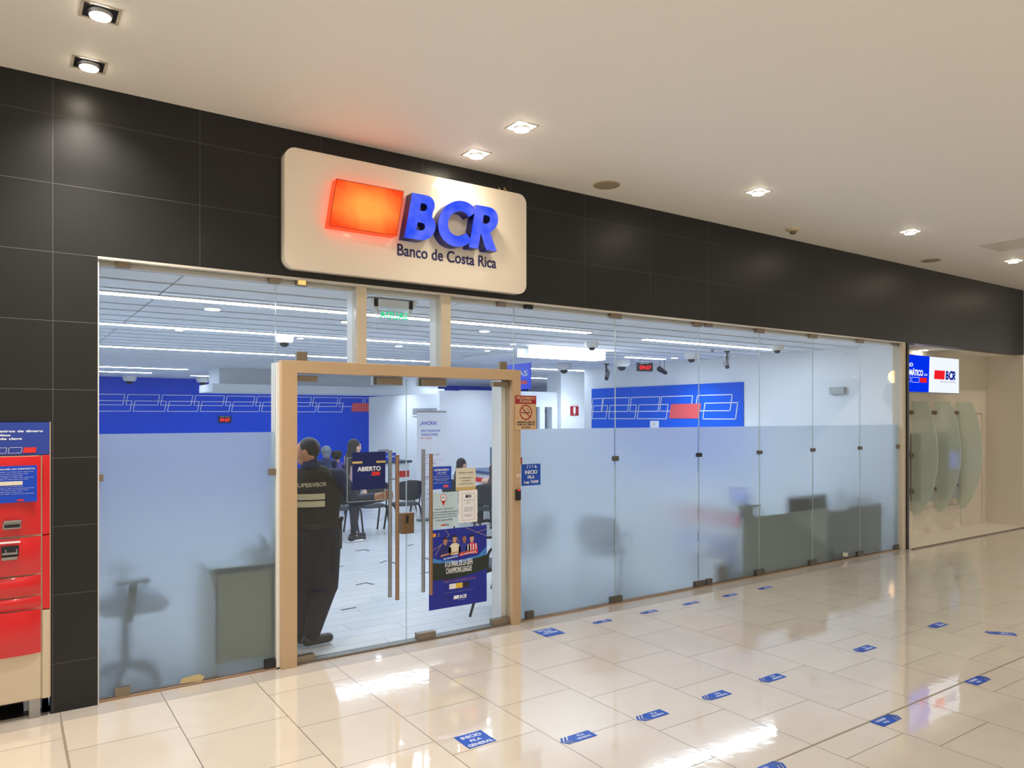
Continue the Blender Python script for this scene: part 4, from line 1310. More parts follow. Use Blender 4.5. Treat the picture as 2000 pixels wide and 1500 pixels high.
for q, (zz, ww) in enumerate(((1.572, .42), (1.560, .40), (1.548, .41), (1.537, .38), (1.526, .36), (1.482, .34), (1.470, .33), (1.459, .42), (1.447, .40), (1.436, .36))):
    text(t, 'Inserte su tarjeta y digite su clave para depositar', .15 - (q % 3) * .03, zz, -.091, w=ww * .7, h=.0055, align='r', res=1)
MB().box((-.2, -.0925, 1.493), (.09, -.091, 1.517)).build('paper_label', M['paper_tan'], t)
MB().prism(para_poly(.06, 1.392, .035, .012, .003), -.0925, -.091).build('red_block', M['red_card'], t)
MB().box((-.012, -.098, 1.222), (.082, -.07, 1.262)).box((-.008, -.105, 1.263), (.085, -.07, 1.276)).build('card_slot', M['steel'], t, bevel=.003)
MB().box((-.004, -.1, 1.232), (.076, -.097, 1.252)).build('slot_mouth', M['dark_metal'], t)
MB().box((-.02, -.10, 1.055), (.070, -.085, 1.118)).build('receipt_recess', M['dark_metal'], t)
MB().box((-.016, -.112, 1.068), (.064, -.10, 1.080)).box((.0, -.11, 1.068), (.006, -.10, 1.1)).box((.056, -.11, 1.068), (.062, -.10, 1.1)).box((-.018, -.112, 1.035), (.062, -.095, 1.053)).build('receipt_tray', M['steel'], t)
MB().box((-.3, -.095, 1.135), (.078, -.085, 1.145)).build('paper_edge', M['paper'], t)
for q in (.125, -.55):
    MB().box((q, -.02, 0), (q + .06, .06, .12)).build('foot', M['steel'], t)
# blue header sign
t, w, h = plate('deposit_sign', 'blue sign about deposits above the red machine', 'sign', -.60, 1.677, .234, 1.882, mat('deposit_blue', (38, 62, 150), .35), y=-.002, th=.018)
Zs = -.019
text(t, 'DEPÓSITOS y retiros de dinero', .800, .138, Zs, w=.46, h=.022, bold=.03, align='r')
text(t, 'Consultas', .628, .118, Zs, w=.145, h=.014, bold=.03, align='r')
text(t, 'Cambio de clave', .688, .095, Zs, w=.235, h=.015, bold=.03, align='r')
MB().prism(para_poly(.692, .012, .068, .034, .006), Zs - .001, Zs).build('red_block', M['red_card'], t)
mb = MB(); outline(mb, para_poly(.615, .012, .068, .034, .006), .0018, Zs - .001, Zs); outline(mb, para_poly(.535, .012, .068, .034, .006), .0018, Zs - .001, Zs); mb.build('outline', M['white_line'], t)

# ------------------------------------------------------------------ cash machine alcove on the right
AX0, AX1, AY = 10.775, 14.62, 0.58
mb = MB()
mb.box((AX0, AY, 0), (AX1, AY + .1, H_SOF + .3))
struct(mb, 'wall_alcove_back', 'cream stone back wall of the cash machine alcove', 'wall', M['wall_cream'])
struct(MB().box((AX0, .16, H_SOF), (AX1, AY, H_SOF + .1)), 'ceiling_alcove', 'cream ceiling of the cash machine alcove', 'ceiling', M['ceiling'])
struct(MB().box((AX0, -.05, 0), (AX1, AY, .012)), 'floor_alcove', 'cream floor of the cash machine alcove', 'floor', M['wall_cream'])
struct(MB().box((AX0, -.09, 0), (AX1, -.05, .014)), 'trim_12', 'brown stone strip at the alcove edge', 'trim', mat('brown_strip', (112, 92, 76), .4))
struct(MB().box((10.66, .5, 0), (AX0, AY + .1, H_SOF)), 'wall_alcove_left', 'left side of the cash machine alcove', 'wall', M['wall_cream'])
t = thing('stone_plinth', 'low wavy cream stone plinth under the glass fins', 'plinth', (AX0, AY - .045, .012))
vs = MB()
nx = 60
V, F = [], []
for i in range(nx + 1):
    for j in range(13):
        xx = (13.56 - AX0) * i / nx
        zz = .40 * j / 12
        V.append((xx, .012 * math.sin(xx * 9 + math.sin(zz * 14) * 1.6 + zz * 6), zz))
for i in range(nx):
    for j in range(12):
        a = i * 13 + j
        F.append((a, a + 13, a + 14, a + 1))
vs.add(V, F)
vs.box((0, .014, 0), (13.56 - AX0, .044, .40))
vs.build('wave_relief', M['stone_wave'], t, smooth=True)
d3 = struct(MB().box((13.585, AY - .03, .012), (14.33, AY - .002, 1.97)), 'door_3', 'flush cream door in the alcove back wall', 'door', M['wall_cream'])
mb = MB(); mb.box((13.545, AY - .045, .012), (13.58, AY - .002, 2.0)); mb.box((14.335, AY - .045, .012), (14.37, AY - .002, 2.0)); mb.box((13.58, AY - .045, 1.975), (14.335, AY - .002, 2.0))
mb.build('door_casing', M['wall_cream'], d3)
struct(MB().box((14.575, -0.01, 0.0), (14.62, AY, H_SOF)), 'wall_alcove_right', 'cream stone right side wall of the cash machine alcove', 'wall', M['wall_cream'])
t = thing('alcove_fill_lamp', 'unseen round lamp added in the alcove ceiling to brighten it', 'ceiling light', (12.2, .49, H_SOF))  # added lamp tucked behind the lit sign to brighten the alcove
MB().lathe([(.07, -.006), (.075, 0)], 24).build('rim', M['white_plastic'], t)
MB().lathe([(.06, -.009), (.06, -.0062)], 24).build('lens', emis('alcove_fill_glow', (250, 240, 232), 70.0), t)
# lit sign
t = thing('cash_machine_sign', 'lit blue and white sign box over the cash machine alcove', 'sign', (10.95, .25, 2.285))
MB().box((0, .006, 0), (1.905, .14, .575)).build('box', M['grey_plastic'], t, bevel=.004)
MB().prism([(.0, .01), (.925, .01), (.955, .565), (0, .565)], 0, .005).build('blue_face', M['sign_b'], t)
MB().prism([(.925, .01), (1.895, .01), (1.895, .565), (.955, .565)], 0, .005).build('white_face', M['sign_w'], t)
text(t, 'CAJERO', .455, .375, -.001, w=.40, h=.075, m='sign_w', bold=.04, align='r')
text(t, 'AUTOMÁTICO', .755, .255, -.001, w=.70, h=.115, m='sign_w', bold=.04, align='r')
text(t, '.ATH', .88, .262, -.001, w=.10, h=.03, m='sign_w', bold=.02, align='r')
MB().prism(para_poly(.655, .155, .21, .075, .006), -.001, 0).build('red_block', M['sign_r'], t)
mb = MB(); outline(mb, para_poly(.42, .155, .21, .075, .006), .005, -.001, 0); outline(mb, para_poly(.17, .155, .21, .075, .006), .005, -.001, 0); mb.build('outline', M['sign_w'], t)
MB().prism(para_poly(1.09, .22, .33, .14, .02), -.001, 0).build('logo_block', M['sign_r'], t)
logo_letters(t, 1.455, .22, .14, .12, -.002, 0, [M['sign_n']], spacing=(0, .72, 1.56), wsc=1.0, name='logo_letter')
text(t, 'Banco de Costa Rica', 1.30, .175, -.001, w=.48, h=.028, m='grey_plastic')
# cash machines
for i, x in enumerate((11.98, 12.86)):
    t = thing('cash_machine', ['left cash machine blurred behind the glass fin', 'right cash machine with a bluish screen behind the glass fin'][i], 'cash machine', (x, AY - .001, .55), group='cash machines in the alcove')
    MB().box((0, -.16, 0), (.42, 0, 1.1)).build('body', M['grey_plastic'], t, bevel=.01)
    MB().box((.06, -.165, .5), (.36, -.16, .78)).build('screen', M['screen_blue'] if i else mat('dim_screen', (110, 120, 150), .3), t)
    MB().box((.08, -.2, .38), (.34, -.16, .42)).build('keypad', M['steel'], t)
    MB().box((.1, -.168, .2), (.32, -.16, .24)).build('cash_slot', M['black_plastic'], t)
# curved glass fins
prof = [(0.0, .50), (-.02, .40), (-.06, .34), (-.14, .38), (-.24, .55), (-.34, .80), (-.395, 1.10), (-.405, 1.35), (-.385, 1.60), (-.345, 1.83), (-.29, 2.02), (-.235, 2.16), (0, 2.16)]
for i, x in enumerate((11.92, 12.66, 13.40)):
    t = thing('privacy_fin', ['curved frosted glass fin at the left of the alcove', 'middle curved frosted glass fin', 'right curved frosted glass fin beside the cream door'][i], 'glass partition', (x, AY - .04, 0), (0, 0, 0), group='curved glass fins between the cash machines')
    n = len(prof)
    V = [(0, p[0], p[1]) for p in prof] + [(.010, p[0], p[1]) for p in prof]
    F = [tuple(range(n)), tuple(range(2 * n - 1, n - 1, -1))] + [(k, k + n, (k + 1) % n + n, (k + 1) % n) for k in range(n)]
    g = MB().add(V, F)
    g.mi = [0, 1] + [2] * n
    g.build('glass_fin', [M['fin_f'], M['fin_b'], M['edge']], t)
    for z in (.72, 1.30, 1.98):
        MB().box((-.03, -.035, z - .03), (.04, .04, z + .03)).build('clamp', M['brass'], t, bevel=.003)

# ------------------------------------------------------------------ furniture
def arch(p, n=8):
    """rounded polyline through control points"""
    pts = [Vector(q) for q in p]
    out = [pts[0]]
    for i in range(1, len(pts) - 1):
        a, b, c = pts[i - 1], pts[i], pts[i + 1]
        r = min((b - a).length, (c - b).length) * .45
        s, e = b + (a - b).normalized() * r, b + (c - b).normalized() * r
        for k in range(n + 1):
            t_ = k / n
            out.append((1 - t_) ** 2 * s + 2 * t_ * (1 - t_) * b + t_ * t_ * e)
    out.append(pts[-1])
    return out


def curved_pad(w, h, th, depth_fn, cx=0, cy=0, cz=0, vertical=True, nx=14, nz=10, rr=.28):
    """rounded padded shell; depth_fn(u,v) gives curvature"""
    V, F = [], []
    for side in (0, 1):
        for j in range(nz + 1):
            for i in range(nx + 1):
                u, v = 2 * i / nx - 1, 2 * j / nz - 1
                # squircle mapping
                uu = u * math.sqrt(max(0, 1 - rr * v * v))
                vv = v * math.sqrt(max(0, 1 - rr * u * u))
                e = max(abs(u), abs(v)) ** 8
                t_ = th * (1 - e) * (1 if side else -1) / 2
                d = depth_fn(uu, vv)
                if vertical:
                    V.append((cx + uu * w / 2, cy + d + t_, cz + vv * h / 2))
                else:
                    V.append((cx + uu * w / 2, cy + vv * h / 2, cz + d + t_))
    N = (nx + 1) * (nz + 1)
    for side in (0, 1):
        for j in range(nz):
            for i in range(nx):
                a = side * N + j * (nx + 1) + i
                q = (a, a + 1, a + nx + 2, a + nx + 1)
                F.append(q if side == 0 else q[::-1])
    m_ = MB()
    m_.add(V, F)
    return m_


def visitor_chair(label, arms=True):
    """faces +y"""
    t = thing('visitor_chair', label, 'chair')
    curved_pad(.47, .44, .055, lambda u, v: -.012 * (1 - u * u) - .02 * max(0, v) ** 2, cz=.455, vertical=False).build('seat', M['chair_fabric'], t, smooth=True)
    curved_pad(.46, .34, .035, lambda u, v: -.05 * (1 - u * u) - .02 * v - .22, cz=.69).build('backrest', M['chair_fabric'], t, smooth=True)
    for s in (-1, 1):
        x = s * .225
        MB().tube(arch([(x * 1.02, .29, 0), (x, .16, .43), (x, -.05, .43)]), .0125, 8, flat=1.3).build('leg', M['dark_metal'], t, smooth=True)
        MB().tube(arch([(x * 1.02, -.29, 0), (x, -.15, .43), (x, .05, .43)]), .0125, 8, flat=1.3).build('leg', M['dark_metal'], t, smooth=True)
        MB().tube([(x * .95, -.14, .44), (x * .9, -.215, .60), (x * .88, -.235, .76)], .011, 8).build('back_upright', M['dark_metal'], t, smooth=True)
        if arms:
            MB().tube(arch([(s * .25, -.20, .62), (s * .27, -.18, .67), (s * .275, .12, .66), (s * .26, .13, .44)]), .014, 8).build('armrest', M['black_plastic'], t, smooth=True)
    return t


def place(t, x, y, rz, label=None, group=None):
    t.location = (x, y, 0)
    t.rotation_euler = (0, 0, rz)
    if label:
        t['label'] = label
    if group:
        t['group'] = group
    return t


CA = visitor_chair('x')
CB = visitor_chair('x', False)
place(CB, 4.42, 5.80, .05, 'black waiting chair behind the standing woman', 'black visitor chairs')
place(copy_tree(CB), 4.98, 5.80, -.05, 'black waiting chair behind the open notice', 'black visitor chairs')
place(copy_tree(CB), 5.56, 5.75, .0, 'black waiting chair between the pairs of tube handles', 'black visitor chairs')
place(CA, 6.42, 7.75, -PI / 2 + .3, 'black armchair beside the white counter behind the waiting chairs', 'black visitor chairs')
place(copy_tree(CA), 6.42, 4.36, -.75, 'black visitor chair under the client in the green top', 'black visitor chairs')
place(copy_tree(CA), 4.02, .60, 1.265, 'black armchair partly hidden behind the football poster', 'black visitor chairs')
place(copy_tree(CA), 5.42, .56, -.9, 'blurred dark chair behind the second frosted pane right of the door', 'black visitor chairs')
place(copy_tree(CA), 4.80, 1.15, .4, 'blurred dark chair behind the first frosted pane right of the door', 'black visitor chairs')

# office chair behind left pane
t = thing('office_chair', 'blurred office swivel chair behind the frosted left pane', 'chair', (.62, .415, 0), (0, 0, PI / 2))
curved_pad(.52, .50, .09, lambda u, v: 0, cy=-.14, cz=.55, vertical=False).build('seat', M['chair_fabric'], t, smooth=True)
curved_pad(.46, .5, .06, lambda u, v: .04 * u * u + .20, cz=.95).build('backrest', M['chair_fabric'], t, smooth=True)
MB().tube([(0, -.1, .10), (0, -.1, .50)], .03, 12).build('gas_column', M['dark_metal'], t)
base = MB()
for k in range(5):
    a = 2 * PI * k / 5 + .3
    base.tube([(0, -.1, .12), (.24 * math.cos(a), -.1 + .24 * math.sin(a), .07)], [.03, .018], 8)
base.build('star_base', M['black_plastic'], t)
for k in range(5):
    a = 2 * PI * k / 5 + .3
    MB().tube([(.24 * math.cos(a) - .02, -.1 + .24 * math.sin(a), .03), (.24 * math.cos(a) + .02, -.1 + .24 * math.sin(a), .03)], .029, 12).build('caster', M['black_plastic'], t)
MB().tube([(0, .0, .50), (0, .20, .58), (0, .23, .80)], .018, 8).build('back_stem', M['dark_metal'], t)
for q in (-1, 1):
    MB().box((q * .29 - .035, -.22, .757), (q * .29 + .035, .0, .785)).build('arm_pad', M['black_plastic'], t, bevel=.01)
    MB().tube([(q * .29, -.12, .757), (q * .29, -.09, .50), (q * .22, -.09, .49)], .026, 8, flat=1.0).build('arm_post', mat('arm_post', (112, 108, 88), .5), t, smooth=True)

# glass-topped desk at left pane
t = thing('security_desk', 'small cream desk with a glass top behind the frosted left pane', 'desk', (1.235, .09, 0))
DM = mat('desk_laminate', (205, 200, 178), .5)
MB().box((0, 0, .725), (.56, .62, .752)).build('worktop', DM, t)
MB().box((.04, .02, .10), (.53, .04, .725)).build('front_panel', DM, t)
for x in (.03, .45):
    MB().box((x, .02, 0), (x + .03, .6, .725)).build('side_panel', DM, t)
MB().box((-.005, -.01, .80), (.565, .62, .81)).build('glass_top', M['edge'], t)
MB().box((.42, .02, .752), (.44, .04, .80)).box((.02, .02, .752), (.04, .04, .80)).build('spacer', M['steel'], t)
t = thing('document_tray', 'stack of document trays on the glass-topped desk', 'tray', (1.53, .14, .8115))
for k in range(2):
    MB().box((0, 0, .035 * k), (.155, .26, .035 * k + .008)).box((0, .25, .035 * k), (.155, .26, .035 * k + .03)).build('tray', M['grey_plastic'], t)
MB().box((.01, .01, .009), (.145, .24, .03)).build('bright_slab', M['paper'], t)  # white slab standing in for a bright reflection at the desk
t = thing('desk_telephone', 'dark desk telephone on top of the document trays', 'telephone', (1.56, .16, .8845))
MB().prism([(0, 0), (.13, 0), (.13, .05), (0, .02)], 0, .16).build('base', M['black_plastic'], t)
MB().tube([(.09, .02, .06), (.095, .08, .10), (.10, .14, .07)], [.022, .015, .022], 10).build('handset', M['black_plastic'], t, smooth=True)

# reception counter behind right panes
RM = mat('counter_laminate', (232, 234, 222), .5)
t = thing('reception_counter', 'pale service counter running behind the frosted right panes', 'counter', (7.20, .087, 0))
MB().box((.02, .0, 0), (1.70, .03, .685)).build('back_panel', RM, t)
MB().box((.0, -.01, .685), (1.71, .62, .715)).build('worktop', RM, t)
MB().box((.0, .0, 0), (.025, 2.3, .80)).box((.0, .0, .685), (.2, .03, .83)).build('end_panel', M['white_plastic'], t)
MB().box((-.10, -.01, .835), (.33, .35, .860)).box((-.10, .35, .835), (.33, 2.3, .860)).build('raised_ledge', RM, t)
MB().box((-.012, .02, .60), (-.001, 1.1, .76)).build('red_band', mat('red_band', (235, 40, 52), .4), t)
MB().box((-.012, .1, .12), (-.001, 1.1, .45)).build('blue_band', M['royal_card'], t)
t = thing('counter_screen', 'low dark screen standing on the counter worktop', 'screen', (8.07, .10, .7165))
MB().box((0, 0, 0), (.83, .025, .19)).build('panel', mat('screen_slate', (34, 48, 60), .5), t)
MB().box((.05, .025, 0), (.09, .1, .02)).box((.72, .025, 0), (.76, .1, .02)).build('foot', M['dark_metal'], t)
CM = mat('cabinet_grey_green', (128, 142, 134), .5)
for i, (x0, x1, h) in enumerate(((8.92, 9.34, .69), (9.35, 9.76, .72), (9.79, 10.22, .70))):
    t = thing('filing_cabinet', ['grey filing cabinet next to the counter end', 'middle grey filing cabinet of the three', 'right grey filing cabinet of the three'][i], 'cabinet', (x0, .085, 0), group='grey filing cabinets behind the frosted panes')
    MB().box((0, .02, .05), (x1 - x0, .5, h)).build('body', CM, t, bevel=.005)
    MB().box((.01, 0, .08), (x1 - x0 - .01, .02, h - .02)).build('back_sheet', CM, t)
    for cx in (.05, x1 - x0 - .05):
        MB().tube([(cx - .012, .06, .025), (cx + .012, .06, .025)], .025, 12).tube([(cx - .012, .44, .025), (cx + .012, .44, .025)], .025, 12).build('caster', M['black_plastic'], t)
t = thing('potted_plant', 'small dark potted plant on the middle filing cabinet', 'plant', (9.52, .3, .7205))
MB().lathe([(.045, 0), (.06, .08), (.055, .085)], 16).build('pot', M['dark_metal'], t)
mb = MB()
for k in range(60):
    a, r = random.random() * 2 * PI, random.random() * .09
    c = Vector((r * math.cos(a), r * math.sin(a), .10 + random.random() * .10))
    d = Vector((math.cos(a), math.sin(a), .6)) * .035
    n_ = d.cross(Vector((0, 0, 1))).normalized() * .014
    mb.add([c - n_, c + d * .5 - n_ * 1.2, c + d, c + n_], [(0, 1, 2, 3)])
mb.build('leaves', mat('leaf_green', (30, 62, 44), .6), t)
t = thing('printer', 'low grey printer on the right filing cabinet', 'printer', (9.83, .22, .7005))
MB().box((0, 0, 0), (.33, .3, .10)).build('body', M['grey_plastic'], t, bevel=.015)
MB().box((.05, -.02, .03), (.28, 0, .04)).build('paper_slot', M['dark_metal'], t)
t = thing('thermos_bottle', 'pale bottle standing on the counter beside the low dark screen', 'bottle', (8.55, .40, .7155))
MB().lathe([(.032, 0), (.034, .02), (.034, .17), (.02, .20)], 16).build('body', M['paper_tan'], t, smooth=True)
MB().lathe([(.019, .2), (.019, .23)], 12).build('cap', M['bronze_tube'], t)
t = thing('waste_bin', 'dark waste bin with a white liner in front of the counter end', 'bin', (6.98, .56, 0))
MB().lathe([(.13, 0), (.16, .34), (.165, .35)], 24).build('bucket', mat('bin_navy', (40, 54, 84), .5), t, smooth=True)
MB().lathe([(.166, .28), (.172, .35), (.15, .365)], 24).build('liner', M['paper'], t, smooth=True)
t = thing('cardboard_box', 'open pale box with red print on the floor beside the waste bin', 'box', (6.84, .12, 0))
MB().box((-.11, 0, 0), (.11, .2, .24)).build('carton', M['paper_tan'], t)
MB().box((-.09, -.003, .10), (.07, 0, .17)).build('red_label', M['dark_red'], t)
t = thing('desk_monitor', 'monitor with a blue screen standing on the counter ledge', 'monitor', (7.24, .22, .8605), (0, 0, -.5))
MB().box((-.02, -.06, 0), (.16, .06, .012)).tube([(.05, 0, .012), (.05, 0, .05)], .015, 8).build('stand', M['dark_metal'], t)
MB().box((-.08, -.015, .03), (.14, .015, .20)).build('case', M['black_plastic'], t, bevel=.004)
MB().box((-.07, -.018, .04), (.13, -.015, .19)).build('display', M['screen_blue'], t)
t = thing('taped_note', 'tiny paper note taped at the foot of the frosted pane by the cabinets', 'note', (9.22, .0525, .035))
MB().prism([(0, .02), (.11, .0), (.13, .05), (.0, .07)], -.001, 0).build('sheet', M['paper_tan'], t)
t = thing('wall_switch', 'small grey wall switch with papers low on the right wall', 'switch', (XR, .62, 1.05), (0, 0, -PI / 2))
MB().box((0, -.02, 0), (.13, 0, .07)).build('plate', M['grey_plastic'], t)

# service desk seen through the right door leaf
t = thing('service_desk', 'white service desk with a red and blue front seen through the right door leaf', 'desk', (7.16, 4.95, 0))
MB().box((-.04, -.1, .88), (.62, 1.55, .93)).build('worktop', mat('desk_blue_edge', (70, 92, 140), .4), t)
MB().box((0, 0, .08), (.03, 1.5, .88)).build('front_panel', M['wall_white'], t)
MB().box((-.008, .02, .72), (-.001, 1.48, .80)).build('red_band', mat('band_red', (238, 50, 44), .4, emit=(238, 50, 44), es=.0), t)
MB().box((-.008, .02, .38), (-.001, 1.48, .60)).build('blue_band', M['royal_card'], t)
MB().box((0, 0, 0), (.6, .03, .88)).box((0, 1.47, 0), (.6, 1.5, .88)).build('side_panel', M['wall_white'], t)
t = thing('desktop_monitor', 'computer monitor seen side-on above the service desk', 'monitor', (7.26, 5.28, .9305), (0, 0, .35))
MB().box((-.10, -.09, 0), (.10, .09, .012)).build('stand_base', M['grey_plastic'], t)
MB().tube([(0, .02, .012), (0, .02, .2)], .02, 8).build('stand_neck', M['grey_plastic'], t)
MB().box((-.02, -.28, .12), (.02, .28, .44)).build('case', M['grey_plastic'], t, bevel=.005)
MB().box((-.024, -.265, .135), (-.02, .265, .425)).build('display', mat('dull_display', (96, 118, 140), .2), t)
t = thing('desk_phone', 'blue and white desk items beside the monitor', 'telephone', (7.18, 5.0, .9305))
MB().prism([(0, 0), (.16, 0), (.16, .07), (0, .03)], 0, .16).build('base', M['white_plastic'], t)
MB().tube([(.12, .02, .08), (.13, .08, .10), (.12, .14, .08)], [.022, .014, .022], 10).build('handset', M['royal_card'], t, smooth=True)
# far counter
t = thing('standing_counter', 'white standing counter with a dark top behind the waiting chairs', 'counter', (5.72, 7.0, 0))
MB().box((-.03, -.05, 1.05), (.60, .40, 1.09)).build('worktop', mat('far_top', (60, 70, 92), .4), t)
MB().box((0, 0, 0), (.56, .36, 1.05)).build('front_panel', M['wall_white'], t)
MB().box((.30, -.006, .78), (.56, -.001, .90)).build('red_band', M['red_card'], t)
t = thing('desk_sign', 'small blue sign standing on the white counter', 'sign', (5.80, 7.02, 1.0905))
MB().box((0, 0, 0), (.22, .02, .15)).build('plate', M['royal_card'], t)
text(t, 'CAJAS', .11, .05, -.002, w=.18, h=.05, bold=.02, align='c')
t = thing('grey_monitor', 'grey monitor back on the white counter above the open notice', 'monitor', (5.74, 7.2, 1.0905), (0, 0, .2))
MB().box((0, -.02, .05), (.22, .02, .21)).build('case', M['grey_plastic'], t)
MB().box((.06, -.05, 0), (.16, .05, .01)).box((.10, -.01, .01), (.12, .01, .06)).build('stand', M['grey_plastic'], t)

# roll-up banner
t = thing('rollup_banner', 'white roll-up banner with blue headline standing in the bank', 'banner', (6.20, 6.50, 0))
MB().box((0, -.04, .0), (.60, .06, .05)).build('base', M['steel'], t, bevel=.01)
MB().box((-.02, -.004, 1.99), (.60, .012, 2.02)).build('top_rail', M['steel'], t)
MB().box((.28, .015, .07), (.30, .03, 2.05)).build('support_pole', M['steel'], t)
MB().box((-.01, 0, .07), (.60, .003, 1.99)).build('banner_sheet', M['paper'], t)
text(t, '¡AHORA!', .06, 1.74, -.001, w=.34, h=.09, m='royal_card', bold=.01)
text(t, 'HACE TODAS ESTAS', .07, 1.63, -.001, w=.40, h=.045, m='royal_card', bold=.01)
text(t, 'TRANSACCIONES', .07, 1.56, -.001, w=.35, h=.045, m='royal_card', bold=.01)
text(t, 'EN CAJAS:', .07, 1.49, -.001, w=.22, h=.045, m='vinyl_red', bold=.01)
for q, (zz, ww, s_) in enumerate(((1.20, .40, 'ACTUALIZACIÓN DE CORREO'), (1.15, .18, 'ELECTRÓNICO'), (1.04, .30, 'CAMBIO DE CLAVE'), (.92, .40, 'CAMBIO DE CUENTA, MAIL'), (.80, .28, 'RECARGAS'), (.74, .34, 'ENTREGA DE TARJETAS'), (.66, .38, 'ESTADOS DE CUENTA'),
                                  (.56, .30, 'DEPÓSITOS'), (.48, .36, 'PAGO DE SERVICIOS'), (.38, .32, 'RETIROS'))):
    text(t, s_, .07, zz, -.001, w=ww, h=.028, m='navy_text' if q < 4 else 'ink_grey', res=1)
for zz in (1.11, 1.0, .88):
    MB().box((.07, -.002, zz), (.52, -.0005, zz + .004)).build('rule_line', M['vinyl_red'], t)

# ------------------------------------------------------------------ people
TMP_DG = bpy.context.evaluated_depsgraph_get


def fuse(mb, name, m, parent, voxel=.008, smooth=4, post=None):
    o = mb.build(name, m, None)
    md = o.modifiers.new('r', 'REMESH')
    md.mode = 'VOXEL'
    md.voxel_size = voxel
    md.use_smooth_shade = True
    if smooth:
        s = o.modifiers.new('s', 'SMOOTH')
        s.factor = .5
        s.iterations = smooth
    bpy.context.view_layer.update()
    me = bpy.data.meshes.new_from_object(o.evaluated_get(TMP_DG()))
    old = o.data
    o.modifiers.clear()
    o.data = me
    bpy.data.meshes.remove(old)
    me.polygons.foreach_set('use_smooth', [True] * len(me.polygons))
    if post:
        post(me)
    me.update()
    o.parent = parent
    return o


def frame3(f):
    f = Vector(f).normalized()
    s = f.cross(Vector((0, 0, 1))).normalized()
    u = s.cross(f)
    return s, f, u


def add_head(mb, c, f, sc=1.0):
    s, f, u = frame3(f)
    c = Vector(c)
    R = Matrix((s, f, u)).transposed()
    q = lambda a, b, d: c + (s * a + f * b + u * d) * sc
    mb.ell(c + f * -.005 * sc, (.076 * sc, .094 * sc, .098 * sc), 24, 16, R=R)
    mb.cap(q(0, .035, -.035), q(0, .052, -.085), .058 * sc, .030 * sc, w=s, k=1.12)
    mb.cap(q(0, .0, -.05), q(0, .03, -.075), .055 * sc, .045 * sc, w=s, k=1.1)
    mb.cap(q(0, .088, .004), q(0, .106, -.030), .008 * sc, .013 * sc)
    mb.cap(q(-.028, .082, .018), q(.028, .082, .018), .011 * sc, .011 * sc)
    mb.cap(q(-.018, .083, -.058), q(.018, .083, -.058), .0085 * sc, .0085 * sc)
    for k in (-1, 1):
        mb.ell(q(k * .079, -.008, -.015), (.011 * sc, .019 * sc, .032 * sc), 12, 8, R=R)
        mb.ell(q(k * .036, .066, -.028), (.022 * sc, .02 * sc, .02 * sc), 12, 8, R=R)


def head_bits(parent, c, f, sc=1.0):
    s, f, u = frame3(f)
    c = Vector(c)
    for k in (-1, 1):
        MB().ell(c + (s * k * .031 + f * .0845 + u * .0) * sc, (.011 * sc, .011 * sc, .008 * sc), 12, 8).build('eye', M['eye'], parent, smooth=True)
    MB().cap(c + (s * -.020 + f * .0925 + u * -.058) * sc, c + (s * .020 + f * .0925 + u * -.058) * sc, .004 * sc, .004 * sc, seg=8).build('lips', M['lips'], parent, smooth=True)


def add_hand(mb, W_, d, n, curl=.5, sc=1.0, flip=1):
    d = Vector(d).normalized()
    n = Vector(n)
    n = (n - d * n.dot(d)).normalized()
    s = d.cross(n) * flip
    W_ = Vector(W_)
    mb.cap(W_, W_ + d * .03 * sc, .024 * sc, .02 * sc, w=s, k=1.2)
    mb.cap(W_ + d * .02 * sc, W_ + d * .078 * sc, .017 * sc, .015 * sc, w=s, k=2.3)
    for i, (off, L) in enumerate(((-.031, .068), (-.011, .078), (.010, .074), (.030, .058))):
        p = W_ + d * (.078 - abs(off) * .15) * sc + s * off * sc
        a = 0.0
        for k, fr in enumerate((.44, .31, .25)):
            a += curl * (1.0, 1.1, .8)[k]
            dd = d * math.cos(a) + n * math.sin(a)
            e = p + dd * L * fr * sc
            mb.cap(p, e, (.0095 - k * .0007) * sc, (.0088 - k * .0007) * sc, seg=10)
            p = e
    p = W_ + d * .025 * sc - s * .028 * sc
    e = p + (d * .55 - s * .5 + n * .55).normalized() * .038 * sc
    e2 = e + (d * .75 + n * (.6 + curl * .3) + s * .15).normalized() * .032 * sc
    mb.cap(p, e, .0125 * sc, .0105 * sc, seg=10)
    mb.cap(e, e2, .0105 * sc, .009 * sc, seg=10)


M['eye'] = mat('eye_dark', (40, 30, 28), .2)
M['lips'] = mat('lips', (165, 92, 88), .5)


